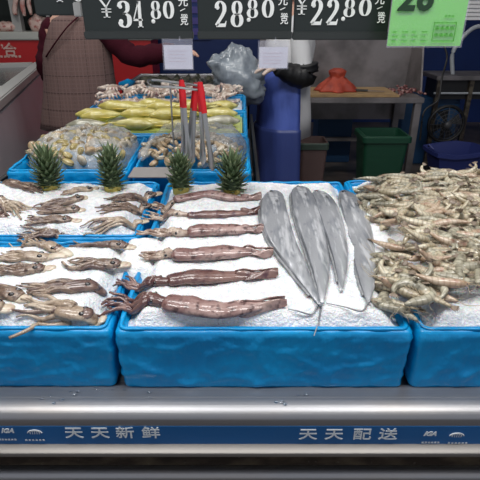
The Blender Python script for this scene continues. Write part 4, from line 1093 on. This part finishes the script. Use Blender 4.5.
fb(MB(), .12, LL-.16, .09, W_-.09, .955, .97).build('glass_lid', M_['glassdark'], e, smooth=False)
fb(MB(), LL*.5, LL*.5+.05, .09, W_-.09, .97, .99).build('lid_bar', M_['freezerrim'], e, smooth=False)
fb(MB(), .05, LL-.05, .05, W_-.05, 0, .08).build('plinth', M_['black'], e, smooth=False)

# ------------------------------------------------------------------ red meat counter
CYc = 6.3
e = empty('meat_counter', (-2.9, CYc, 0), 'red-fronted meat counter with a pale slab top, behind the freezer', 'counter')
zc = PY(20, 40, CYc).z; zt = PY(20, 31, CYc).z; xr = PY(152, 60, CYc).x
MB().box((-4.6, CYc, 0), (xr, CYc+.55, zc)).build('red_front', M_['red'], e, smooth=False)
MB().box((-4.6, CYc-.03, zc), (xr+.03, CYc+.58, zc+.09)).build('slab_top', M_['slab'], e, bevel=.01)
vs, fs = text_mesh('合', .17, facing(PY(10, 51, CYc-.006)), .002, bold=.003); MB().add(vs, fs).build('lettering', M_['meatfat'], e, smooth=False)
vs, fs = text_mesh('’', .2, facing(PY(3, 51, CYc-.006)), .002); MB().add(vs, fs).build('lettering', M_['meatfat'], e, smooth=False)
m = MB(); q = PY(8, 56.5, CYc-.006)
for k in range(7): m.box((q.x-.14+.045*k, q.y, q.z-.012), (q.x-.14+.045*k+.028, q.y+.003, q.z+.012))
m.build('small_lettering', M_['meatfat'], e, smooth=False)
def lump(px, py, rx, rz, label, seed, Y=6.5):
    p = PY(px, py, Y); p.z = zc+.09+rz*.8; m = MB(); rings = []
    for i in range(13):
        v = -pi/2+pi*(i+.05)/12.1
        rings.append([Vector((p.x+rx*cos(v)*cos(a)*(1+.25*noise.noise(Vector((cos(a)*2, sin(a)*2, v+seed)))), p.y+rx*.6*cos(v)*sin(a), p.z+rz*sin(v)*(1+.35*noise.noise(Vector((cos(a)*2+seed, sin(a)*2, v*2)))))) for a in [2*pi*j/16 for j in range(16)]])
    m.loft(rings); tag(m.build('raw_meat', M_['meatfat'], smooth='all'), label, 'meat', 'raw meat on the red counter')
lump(7, 29, .16, .06, 'flat pale cut of raw meat on the counter slab, at the picture edge', 1)
lump(39, 28, .12, .10, 'round pink lump of raw meat on the slab beside the maroon sleeve', 2)
lump(51, 29, .07, .07, 'small pink piece of raw meat half behind the vest shoulder', 3)
# hanging rail and meat strips
hz = PY(20, 0, 6.4).z
e = empty('meat_rail', (-2.9, 6.4, zc), 'steel hanging rail with slanted post above the red meat counter', 'rail')
MB().tube([(-4.4, 6.4, hz+.3), (-1.9, 6.4, hz+.3)], .015, 8).build('rail', M_['steel'], e)
MB().tube([PY(43, -18, 6.4), PY(50, 31, 6.4)], .022, 8).build('slanted_post', M_['freezerrim'], e)
MB().box((PY(6, 0, 6.4).x, 6.45, zc+.05), (PY(15, 0, 6.4).x, 6.55, 3.6)).build('column', M_['freezerrim'], e, smooth=False)
for px, yb, w_, l in ((15, 15, .040, 'leftmost pale strip of pork hanging over the meat counter'), (23, 16, .034, 'reddish strip of pork hanging second from left over the meat counter'), (29.5, 15, .030, 'thin strip of pork hanging third from left over the meat counter'), (39.5, 14, .042, 'rightmost strip of pork hanging over the meat counter')):
    t_ = PY(px-1.5, -22, 6.4); b_ = PY(px+.8, yb, 6.4)
    e = empty('hanging_meat', b_, l, 'meat', 'pork strips hanging over the meat counter')
    pts = [t_.lerp(b_, i/14)+Vector((.010*sin(i*.7+px), 0, 0)) for i in range(15)]
    MB().tube(pts, [(w_*(1.35-.75*i/14+.12*sin(i*.9+px)), w_*.7) for i in range(15)], 10, up=(0, 1, 0)).build('meat_strip', M_['meat'] if px in (23,) else M_['meatfat'], e, smooth='all')
    MB().tube([t_, t_+Vector((0, 0, .06)), Vector((t_.x, 6.4, hz+.32))], .005, 6).build('hook', M_['steel'], e)
# small pack on the red counter seen above the reaching arm
for a, b, c, d_, mk, lab in ((128, 42, 142, 47, 'pink', 'pale pink packet on the counter just above the reaching arm'), (143, 42, 153, 46, 'bluebox', 'small blue packet beside the pink one on the counter')):
    p0 = PY(a, d_, 6.5); p1 = PY(c, b, 6.5)
    tag(MB().box((p0.x, 6.5, zc+.09), (p1.x, 6.6, max(p1.z, zc+.14))).build('packet', M_[mk], bevel=.01), lab, 'packet')

# ------------------------------------------------------------------ workbench right
BYf, BYb = 4.1, 4.72
zt = .80; x0 = PY(262, 98, BYf).x; x1 = PY(425, 98, BYf).x
e = empty('steel_workbench', ((x0+x1)/2, 4.4, 0), 'steel workbench with tall splashback behind the fish crates', 'workbench')
MB().box((x0, BYf, zt-.045), (x1, BYb, zt)).build('bench_top', M_['steeldull'], e, bevel=.006)
MB().box((x0, BYb, zt-.3), (x1+.06, BYb+.02, 1.62)).build('splashback', M_['steeldull'], e, smooth=False)
m = MB().loft([[Vector((x1+.02, BYf+.18, zt)), Vector((x1+.02, BYb, zt)), Vector((x1+.06, BYb, 1.5)), Vector((x1+.05, BYf+.42, 1.30))], [Vector((x1+.035, BYf+.18, zt)), Vector((x1+.035, BYb, zt)), Vector((x1+.075, BYb, 1.5)), Vector((x1+.065, BYf+.42, 1.30))]])
m.build('side_splash', M_['steeldull'], e, smooth=False)
for x in (x0+.04, x1-.04):
    for y in (BYf+.04, BYb-.04): MB().box((x-.028, y-.028, 0), (x+.028, y+.028, zt-.04)).build('leg', M_['steeldull'], e, bevel=.003)
MB().box((x0+.04, BYb-.06, .30), (x1-.04, BYb-.02, .335)).build('stretcher', M_['steeldull'], e, smooth=False)
MB().tube([(x1-.04, BYb-.04, .45), (x1-.30, BYb-.04, .10)], .012, 6).build('brace', M_['steeldull'], e)
MB().tube([(x1-.04, BYf+.04, .40), (x1-.22, BYf+.04, .72)], .010, 6)
# board on the bench
bx0 = PY(300, 94, 4.2).x; bx1 = PY(397, 94, 4.2).x
tag(MB().box((bx0, 4.12, zt), (bx1, 4.58, zt+.022)).build('cutting_board', M_['wood'], bevel=.004), 'long worn wooden cutting board lying on the steel workbench', 'cutting board')
# orange cloth bunched with a knot on top
q = PY(337, 90, 4.3); m = MB(); rings = []; zb_ = zt+.024
for i in range(15):
    u = i/14; r = lerpk([(0, .175), (.18, .150), (.45, .095), (.60, .058), (.72, .070), (.88, .078), (1, .035)], u); z = zb_+.185*u
    rings.append([Vector((q.x+r*cos(a)*(1+.16*sin(a*7)*(1-u)), 4.34+r*.75*sin(a)*(1+.16*sin(a*7)*(1-u)), z+.012*sin(a*5)*(1-u)*u*3)) for a in [2*pi*j/42 for j in range(42)]])
m.loft(rings); e = tag(m.build('orange_cloth', M_['orange'], smooth='all'), 'bunched orange rubber cloth standing on the wooden cutting board', 'cloth')
# knife
k0 = PY(353, 90, 4.25); e = empty('knife', (k0.x, 4.25, zb_), 'black-handled knife on the cutting board beside the orange cloth', 'knife')
MB().tube([(k0.x, 4.29, zb_+.012), (k0.x+.13, 4.26, zb_+.012)], [(.011, .009), (.014, .009)], 8).build('handle', M_['black'], e)
MB().loft([[(k0.x+.12, 4.275, zb_+.01), (k0.x+.12, 4.24, zb_+.01), (k0.x+.12, 4.24, zb_+.012), (k0.x+.12, 4.275, zb_+.013)], [(k0.x+.26, 4.23, zb_+.01), (k0.x+.26, 4.215, zb_+.01), (k0.x+.26, 4.215, zb_+.012), (k0.x+.26, 4.23, zb_+.013)]]).build('blade', M_['steeldull'], e, smooth=False)
m = MB(); rn = random.Random(8)
for k in range(46):
    x = PY(rn.uniform(393, 422), 92, 4.3).x; y = rn.uniform(4.15, 4.5)
    h = .05*max(0, 1-abs(x-PY(408, 92, 4.3).x)/.13)
    m.ball((x, y, zt+.012+rn.random()*h), (rn.uniform(.010, .024), rn.uniform(.01, .02), rn.uniform(.006, .014)), 7, 5)
tag(m.build('fish_scraps', M_['guts'], smooth='all'), 'heap of reddish fish scraps at the right end of the workbench', 'fish scraps', kind='stuff')
# cable hanging at the bench's right end
c0 = PY(443, 48, 4.2)
tag(MB().tube(bez([PY(444, 45, 4.25), PY(447, 58, 4.22), PY(442, 78, 4.15), PY(438, 100, 4.06), PY(424, 112, 4.03), PY(420, 140, 4.03)], 24), .008, 7).build('black_cable', M_['black']), 'black cable dangling at the right end of the workbench', 'cable')

# bins
def bin_(px, w_, h, d_, Y, mk, name, label, liner=False):
    x = PY(px, 160, Y).x; e = empty(name, (x, Y, 0), label, 'bin')
    def rr(w2, d2, z, r=.03): 
        out = []
        for cx, cy, a0 in ((w2-r, d2-r, 0), (-w2+r, d2-r, pi/2), (-w2+r, -d2+r, pi), (w2-r, -d2+r, 1.5*pi)):
            for i in range(5): a = a0+pi/2*i/4; out.append(Vector((x+cx+r*cos(a), Y+cy+r*sin(a), z)))
        return out
    MB().loft([rr(w_*.38, d_*.38, 0), rr(w_*.5, d_*.5, h-.02), rr(w_*.5, d_*.5, h), rr(w_*.46, d_*.46, h), rr(w_*.36, d_*.36, .02)]).build('body', M_[mk], e)
    MB().loft([rr(w_*.54, d_*.54, h-.05), rr(w_*.54, d_*.54, h-.01), rr(w_*.50, d_*.50, h), rr(w_*.485, d_*.485, h-.05)], caps=False).build('rim', M_['liner'] if liner else M_[mk], e)
    return e
bin_(311, .22, .53, .24, 3.78, 'binbrown', 'waste_bin', 'brownish waste bin with a dark liner, beside the blue apron', True)
bin_(379, .355, .575, .32, 3.85, 'bingreen', 'waste_bin', 'dark green waste bin under the workbench')
# things under / beside bench
x = PY(345, 120, 5.0).x
tag(MB().box((PY(318, 120, 5.0).x, 4.95, 0), (PY(352, 120, 5.0).x, 5.3, .72)).build('storage_box', M_['bluebox'], bevel=.01), 'dull blue storage box in the dark under the left of the workbench', 'box', 'blue storage boxes behind the workbench')
xx0 = PY(405, 100, 4.9).x; xx1 = PY(461, 100, 4.9).x
tag(MB().box((xx0, 4.9, 0), (xx1, 5.3, PY(430, 98, 4.9).z)).build('storage_box', M_['bluebox'], bevel=.01), 'dull blue storage box behind the black round fan', 'box', 'blue storage boxes behind the workbench')
fc = PY(446, 124, 4.6); e = empty('floor_fan', (fc.x, 4.6, 0), 'black round floor fan standing right of the workbench leg', 'fan')
r = .165
MB().tube([fc+Vector((r*cos(a), 0, r*sin(a))) for a in [2*pi*i/28 for i in range(29)]], .016, 8, up=(0, 1, 0)).build('fan_ring', M_['black'], e)
m = MB()
for k in range(4):
    for sgn in (0,):
        rr_ = r*(k+1)/5; m.tube([fc+Vector((rr_*cos(a), -.05+.02*k/3, rr_*sin(a))) for a in [2*pi*i/24 for i in range(25)]], .0025, 5, up=(0, 1, 0))
for k in range(16): a = 2*pi*k/16; m.tube([fc+Vector((.03*cos(a), -.055, .03*sin(a))), fc+Vector((r*cos(a), -.01, r*sin(a)))], .0025, 5)
m.build('guard', M_['iron'], e)
MB().ball(fc+Vector((0, -.055, 0)), (.032, .014, .032), 14, 8).build('hub', M_['iron'], e)
for k in range(4):
    a = 2*pi*k/4+.4; o = Vector((cos(a), 0, sin(a))); s = Vector((-sin(a), 0, cos(a)))
    MB().loft([[fc+o*.02-s*.012, fc+o*.02+s*.012, fc+o*.02+s*.012+Vector((0, .004, 0)), fc+o*.02-s*.012+Vector((0, .004, 0))], [fc+o*.135-s*.05+Vector((0, -.02, 0)), fc+o*.135+s*.045+Vector((0, .02, 0)), fc+o*.135+s*.045+Vector((0, .024, 0)), fc+o*.135-s*.05+Vector((0, -.016, 0))]]).build('blade', M_['black'], e)
MB().tube([fc+Vector((0, .05, 0)), Vector((fc.x, 4.65, .03))], .02, 8).build('stand', M_['black'], e)
MB().tube([(fc.x, 4.65, 0), (fc.x, 4.65, .03)], [.16, .14], 20).build('base', M_['black'], e)
# blue basket
bc = PY(454, 160, 3.75); e = empty('blue_basket', (bc.x, 3.75, 0), 'dark blue plastic basket on a low crate at the right, below the fan', 'basket')
zt_ = PY(450, 148, 3.75).z; zb_ = .30
def sq(w2, d2, z): return [Vector((bc.x+a*w2, 3.75+b*d2, z+.02*sin(a*2+b))) for a, b in ((1, 1), (.3, 1), (-.3, 1), (-1, 1), (-1, .3), (-1, -.3), (-1, -1), (-.3, -1), (.3, -1), (1, -1), (1, -.3), (1, .3))]
MB().loft([sq(.15, .12, zb_), sq(.19, .15, zt_), sq(.205, .165, zt_), sq(.205, .165, zt_-.03), sq(.185, .145, zt_-.03), sq(.18, .14, zt_), sq(.14, .11, zb_+.02)]).build('tub', M_['basket'], e)
for s in (-1, 1): MB().tube([(bc.x+s*.2, 3.70, zt_), (bc.x+s*.225, 3.73, zt_+.03), (bc.x+s*.2, 3.80, zt_)], .008, 7).build('handle', M_['basket'], e)
tag(MB().box((bc.x-.16, 3.63, 0), (bc.x+.16, 3.87, .297)).build('black_crate', M_['black'], bevel=.01), 'black crate on the floor carrying the dark blue basket', 'crate')
# faucet and rear sink right
sx = PY(470, 78, 4.7).x
e = empty('sink_stand', (sx, 4.8, 0), 'dark steel sink stand at the right edge behind the fan', 'sink')
zs = PY(460, 76, 4.75).z
MB().box((PY(437, 78, 4.75).x, 4.75, zs-.04), (sx+.7, 5.2, zs)).build('sink_top', M_['steeldull'], e, bevel=.005)
MB().box((PY(437, 78, 4.75).x+.05, 4.8, zs-.22), (sx+.7, 5.15, zs-.04)).build('basin', M_['black'], e, smooth=False)
for x in (PY(441, 78, 4.75).x, PY(474, 78, 4.75).x): MB().box((x-.02, 4.76, 0), (x+.02, 4.80, zs-.04)).build('leg', M_['steeldark'], e, smooth=False)
MB().tube([(PY(437, 78, 4.75).x, 4.77, zs-.16), (sx+.6, 4.77, zs-.16)], .010, 8).build('towel_bar', M_['white_pipe'], e)
f0 = PY(453, 76, 4.9)
tag(MB().tube(bez([PY(453, 77, 4.9), PY(452, 62, 4.9), PY(453, 52, 4.9), PY(459, 42, 4.9), PY(468, 32, 4.9), PY(476, 27, 4.9), PY(484, 26, 4.9)], 24), .020, 10).build('faucet_pipe', M_['white_pipe'], smooth='all'), 'pale curved tap pipe rising over the sink stand at right', 'tap')

# ------------------------------------------------------------------ people
def hand(parent, wrist, d, nrm, mk, s=1.0, curl=.5, side=1):
    d = Vector(d).normalized(); n_ = Vector(nrm).normalized(); w = d.cross(n_).normalized()*side; n_ = w.cross(d)*side
    V = [wrist, wrist+d*.045*s, wrist+d*.085*s]; E = [(0, 1), (1, 2)]; Rr = [(.024*s, .017*s), (.036*s, .016*s), (.036*s, .013*s)]
    for k, (o, L) in enumerate(((-.030, .066), (-.010, .076), (.010, .070), (.030, .054))):
        b = wrist+d*.082*s+w*o*s; i = len(V); V.append(b); E.append((2, i)); Rr.append(.0095*s); p = b; a = 0
        for j in range(3):
            a += curl*.65; p = p+(d*cos(a)-n_*sin(a))*L*s/3; V.append(p); E.append((i+j, i+j+1)); Rr.append((.009-.0012*j)*s)
    i = len(V); b = wrist+d*.03*s-w*.026*s; V.append(b); E.append((1, i)); Rr.append(.013*s)
    for j in range(2):
        b = b+(d*.75-w*.6-n_*(.15+.5*j*curl)).normalized()*.030*s; V.append(b); E.append((i+j, i+j+1)); Rr.append((.011-.002*j)*s)
    return V, E, Rr
def headmesh(m, c, r=.098, yaw=0):
    # skull, jaw, nose, ears as one lofted surface
    rings = []; ry = Matrix.Rotation(yaw, 3, 'Z')
    for i in range(19):
        v = -1+2*(i+.03)/18.06; z = v*.125; w = math.sqrt(max(0.0008, 1-abs(v)**2.4)); row = []
        for j in range(24):
            a = 2*pi*j/24; x = .076*w*cos(a); y = .096*w*sin(a)
            if v < 0: x *= 1-.28*v*v; y *= 1-.12*v*v
            if sin(a) < -.93 and -.28 < v < .10: y -= .020*(1-abs(v+.12)/.22)
            if abs(cos(a)) > .96 and -.2 < v < .15: x *= 1.13
            if sin(a) < -.75 and .02 < v < .14 and abs(cos(a)) > .25: y += .006
            row.append(c+ry @ Vector((x, y, z)))
        rings.append(row)
    m.loft(rings)
def person_face(e, c, yaw):
    ry = Matrix.Rotation(yaw, 3, 'Z')
    for s in (-1, 1): MB().ball(c+ry @ Vector((s*.031, -.083, .008)), (.011, .007, .006), 10, 6).build('eye', M_['eye'], e)
    MB().tube([c+ry @ Vector((-.024, -.084, -.058)), c+ry @ Vector((0, -.091, -.056)), c+ry @ Vector((.024, -.084, -.058))], [(.004, .003), (.007, .005), (.004, .003)], 8).build('mouth', mat('lips', (.4, .12, .1), .4), e)
def hairmesh(e, c, yaw, bun=False):
    m = MB(); rings = []; ry = Matrix.Rotation(yaw, 3, 'Z')
    for i in range(13):
        v = -.55+1.62*i/12; v = min(v, 1.0) if i < 12 else 1.0; w = math.sqrt(max(.001, 1-min(1, abs(v))**2.4)); row = []
        for j in range(24):
            a = 2*pi*j/24; front = sin(a) < -.2 and v < .45
            k = .9 if front else 1.13
            row.append(c+ry @ Vector((.080*w*k*cos(a), .098*w*k*sin(a)+.006, .128*v+(.006 if v > .5 else 0))))
        rings.append(row)
    m.loft(rings)
    if bun: m.ball(c+ry @ Vector((0, .125, .03)), .04, 12, 8)
    m.build('hair', M_['hair'], e, smooth='all')
def ring_el(c, a, b, n=28, yaw=0, ripple=0, ph=0, k=7):
    o = []
    for j in range(n):
        t = 2*pi*j/n; rr = 1+ripple*sin(t*k+ph); x = a*cos(t)*rr; y = b*sin(t)*rr
        o.append(Vector((c[0]+x*cos(yaw)-y*sin(yaw), c[1]+x*sin(yaw)+y*cos(yaw), c[2])))
    return o

# seller one: plaid vest, facing away, arm reaching right
bx, by = -1.0, 3.16
e = empty('person', (bx, by, 0), 'person in a brown plaid vest over maroon sleeves, seen from behind, reaching right', 'person', 'stall sellers')
pel = Vector((bx-.01, by, .92))
sh_c = Vector((bx+.0, by-.02, 1.38)); shL = Vector((bx-.135, by-.01, 1.35)); shR = Vector((bx+.155, by-.03, 1.37))
elR = PY(133, 56, 3.12); wrR = PY(176, 52, 3.10); elL = PY(44.5, 64, 3.14); wrL = PY(53, 88, 3.32)
elR = Vector((elR.x, 3.12, elR.z)); hR = (wrR-elR).normalized()
V = [pel, pel+Vector((0, -.0, .15)), Vector((bx, by-.01, 1.22)), sh_c, sh_c+Vector((0, .01, .09)), sh_c+Vector((0, .02, .14)),
     shL, elL, wrL, shR, elR, wrR,
     pel+Vector((-.09, 0, -.04)), Vector((bx-.10, by-.02, .48)), Vector((bx-.10, by+.02, .07)), Vector((bx-.10, by+.14, .03)),
     pel+Vector((.09, 0, -.04)), Vector((bx+.09, by-.02, .48)), Vector((bx+.10, by+.02, .07)), Vector((bx+.10, by+.14, .03))]
E = [(0,1),(1,2),(2,3),(3,4),(4,5),(3,6),(6,7),(7,8),(3,9),(9,10),(10,11),(0,12),(12,13),(13,14),(14,15),(0,16),(16,17),(17,18),(18,19)]
Rr = [(.15,.11),(.13,.10),(.15,.11),(.10,.08),.05,.05,.055,.042,.027,.055,.042,.027,.09,.055,.038,.03,.09,.055,.038,.03]
for (wr, dd, nn, cu) in ((wrR, hR, (0, 0, 1), .5), (wrL, (.2, .3, -.9), (-1, 0, 0), .4)):
    hv, he, hr = hand(e, wr, dd, nn, 'skin', .95, cu); o = len(V)
    wi = 11 if wr is wrR else 8
    V += hv[1:]; E += [(wi if a == 0 else a-1+o, b-1+o) for a, b in he]; Rr += hr[1:]
skb = skin(V, E, Rr, 2); hc = sh_c+Vector((.0, .03, .255))
headmesh(skb, hc, yaw=pi)
skb.build('body', M_['skin'], e, smooth='all')
person_face(e, hc, pi); hairmesh(e, hc, pi, True)
# vest
m = MB(); rings = []
for u, z, a, b, dx in [(0, .77, .262, .19, -.035), (.1, .82, .255, .185, -.030), (.2, .88, .246, .178, -.022), (.35, .97, .232, .168, -.012), (.5, 1.08, .218, .158, -.005), (.65, 1.20, .212, .150, .0), (.78, 1.29, .190, .14, .01), (.87, 1.36, .165, .122, .012), (.94, 1.405, .135, .10, .013), (1, 1.430, .085, .075, .01)]:
    rings.append(ring_el((bx+dx, by-.01, z), a, b, 44, ripple=.014*(1-u), ph=u*2, k=9))
m.loft(rings, caps=False); o = m.build('plaid_vest', M_['plaid'], e, smooth='all'); o.modifiers.new('t', 'SOLIDIFY').thickness = .008
# strap-like diagonal seam over the vest's back
sp = []
for i in range(15):
    u = i/14; x = bx+.07-.22*u; z = 1.425-.22*u; 
    yb_ = by-.01-.150*math.sqrt(max(.02, 1-((x-bx)/.222)**2))*(1 if u > .25 else (.62+u*1.5)); sp.append((x, yb_-.004, z))
MB().tube(sp, [(.006, .004)]*15, 6).build('diagonal_strap', M_['maroon'], o, smooth='all')
for (a_, b_, c_, nm) in ((shL+Vector((-.005, 0, 0)), elL, wrL, 0), (shR, elR, wrR, 1)):
    pts = bez([a_+(Vector((.05, 0, .0)) if nm == 0 else Vector((-.05, 0, 0))), a_, a_.lerp(b_, .5)+Vector((0, 0, -.008)), b_, b_.lerp(c_, .5), b_.lerp(c_, .97)], 26)
    MB().tube(pts, [((.078 if nm else .066)-.024*(i/26)**.9+.004*sin(i*1.9)) for i in range(27)], 16).build('maroon_sleeve', M_['maroon'], e, smooth='all')
for s in (-1, 1):
    MB().tube([(bx+s*.085, by, .90), (bx+s*.10, by-.01, .50), (bx+s*.10, by+.02, .09)], [.10, .072, .060], 14).build('trouser_leg', M_['trouser'], e, smooth='all')
    MB().tube([(bx+s*.10, by-.05, .045), (bx+s*.10, by+.06, .05), (bx+s*.10, by+.19, .035)], [(.038, .04), (.045, .048), (.036, .03)], 12).build('shoe', M_['black'], e, smooth='all')

# seller two: white coat, blue apron, facing left, holding a grey bag
bx, by = .30, 3.42
e = empty('person', (bx, by, 0), 'person in a white coat and long blue apron, facing left, holding a grey bag', 'person', 'stall sellers')
pel = Vector((bx+.02, by, .90)); sc2 = Vector((bx+.03, by, 1.37))
def pp(px, py, Y): return PY(px, py, Y)
sN = Vector((bx+.06, by-.17, 1.35)); sF = Vector((bx+.02, by+.16, 1.35))
eN = pp(303, 76, 3.20); wN = pp(277, 67, 3.12); eF = Vector((bx-.06, by+.20, 1.07)); wF = pp(256, 66, 3.30)
V = [pel, pel+Vector((0, 0, .15)), Vector((bx+.03, by, 1.2)), sc2, sc2+Vector((-.01, 0, .09)), sc2+Vector((-.02, 0, .14)), sN, eN, wN, sF, eF, wF,
     pel+Vector((0, -.08, -.04)), Vector((bx-.01, by-.10, .48)), Vector((bx+.01, by-.10, .07)), Vector((bx-.13, by-.10, .03)),
     pel+Vector((0, .08, -.04)), Vector((bx-.01, by+.10, .48)), Vector((bx+.01, by+.10, .07)), Vector((bx-.13, by+.10, .03))]
Rr = [(.13,.13),(.12,.12),(.13,.13),(.09,.09),.05,.05,.055,.042,.027,.055,.042,.027,.085,.055,.038,.03,.085,.055,.038,.03]
E = [(0,1),(1,2),(2,3),(3,4),(4,5),(3,6),(6,7),(7,8),(3,9),(9,10),(10,11),(0,12),(12,13),(13,14),(14,15),(0,16),(16,17),(17,18),(18,19)]
skb = skin(V, E, Rr, 2); hc = sc2+Vector((-.03, 0, .25)); headmesh(skb, hc, yaw=-pi/2); skb.build('body', M_['skin'], e, smooth='all')
for wr, el, nn in ((wN, eN, (0, -.3, 1)), (wF, eF, (0, .3, 1))):
    dv = (Vector((-1, .05, -.02))); hv, he, hr = hand(e, wr, dv, nn, 'glove', 1.2, .6)
    skin(hv, he, hr, 2).build('gloved_hand', M_['glove'], e, smooth='all')
person_face(e, hc, -pi/2); hairmesh(e, hc, -pi/2)
m = MB(); rings = []
for z, a, b, dx in [(.66, .155, .20, .045), (.80, .155, .205, .04), (.95, .150, .20, .035), (1.1, .148, .20, .03), (1.25, .165, .215, .03), (1.34, .15, .20, .03), (1.40, .09, .13, .03), (1.44, .06, .07, .025)]:
    rings.append(ring_el((bx+dx, by, z), a, b, 40, ripple=.035, ph=z*6, k=7))
m.loft(rings, caps=False); o = m.build('white_coat', M_['coat'], e, smooth='all'); o.modifiers.new('t', 'SOLIDIFY').thickness = .006
for a_, b_, k in ((sN, eN, 0), (sF, eF, 1)):
    MB().tube(bez([a_+Vector((0, .06 if k == 0 else -.06, .01)), a_, a_.lerp(b_, .55), b_], 16), [.072-.010*i/16 for i in range(17)], 16).build('coat_sleeve', M_['coat'], e, smooth='all')
for b_, c_ in ((eN, wN), (eF, wF)):
    pts = bez([b_+Vector((.01, 0, .075)), b_+Vector((.012, 0, .012)), b_.lerp(c_, .4)+Vector((0, 0, -.012)), c_], 18)
    MB().tube(pts, [(.080 if i < 9 else .080-.036*(i-9)/9)+.004*sin(i*2.3) for i in range(19)], 16).build('black_sleeve_cover', M_['blacksleeve'], e, smooth='all')
# apron: wraps the front (left side in the picture) from chest to shin
def apron(z0, z1, mk, nm, off=0):
    rows = []; nz = 22
    for i in range(nz+1):
        z = z0+(z1-z0)*i/nz; fl = lerpk([(.2, 1.30), (.55, 1.20), (.85, 1.12), (1.05, 1.04), (1.3, .8)], z); row = []
        for j in range(31):
            t = R(68)+(R(292)-R(68))*j/30; rp = 1+.035*sin(j*1.25+z*3)*(1.3-z)
            row.append(Vector((bx+.02+(.178+off)*fl*cos(t)*rp, by+(.215+off)*fl*sin(t)*rp, z)))
        rows.append(row)
    m = MB().loft(rows, closed=False); o = m.build(nm, M_[mk], e, smooth='all'); o.modifiers.new('t', 'SOLIDIFY').thickness = .004; return o
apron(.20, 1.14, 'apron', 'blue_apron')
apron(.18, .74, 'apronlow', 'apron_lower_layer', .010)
p0 = PY(290, 40, 3.3)
MB().tube([(bx-.06, by-.15, 1.14), (bx-.0, by-.125, 1.30), (bx+.03, by-.06, 1.44)], [(.015, .004)]*3, 8).build('apron_strap', M_['coat'], e)
for s in (-1, 1):
    MB().tube([(bx+.01, by+s*.085, .88), (bx, by+s*.10, .50), (bx+.01, by+s*.10, .09)], [.095, .07, .060], 14).build('trouser_leg', M_['trouser'], e, smooth='all')
    MB().tube([(bx+.06, by+s*.10, .045), (bx-.05, by+s*.10, .05), (bx-.18, by+s*.10, .035)], [(.038, .04), (.045, .048), (.036, .03)], 12).build('boot', M_['black'], e, smooth='all')
# grey bag in her hands
c = PY(236, 78, 3.16); m = MB(); rings = []
for i in range(27):
    v = -1+2*(i+.05)/26.1; row = []
    w = math.sqrt(max(.002, 1-abs(v)**2.2))*(1-.15*v)
    for j in range(40):
        a = 2*pi*j/40; P = Vector((cos(a)*w, sin(a)*w, v)); n1 = 1+.32*noise.noise(P*1.7+Vector((3, 1, 0)))+.16*noise.noise(P*5)+.07*noise.noise(P*12)
        x = .165*P.x*n1; y = .11*P.y*n1; z = .185*P.z*n1
        x += -.10*z*1.0
        row.append(c+Vector((x+.01, y, z)))
    rings.append(row)
m.loft(rings)
m.tube(bez([c+Vector((.10, -.02, .02)), c+Vector((.14, -.03, .03)), wN+Vector((-.07, 0, -.005))], 10), [.06-.035*i/10 for i in range(11)], 12)
tag(m.build('grey_plastic_bag', M_['greybag'], smooth='all'), 'bulging grey plastic bag held out by the person in the blue apron', 'plastic bag')

# ------------------------------------------------------------------ colour management
SC.view_settings.view_transform = 'Standard'; SC.view_settings.look = 'None'; SC.view_settings.gamma = 1
SC.view_settings.use_curve_mapping = False; SC.view_settings.exposure = 0.66
print('shrimp', len(spots))
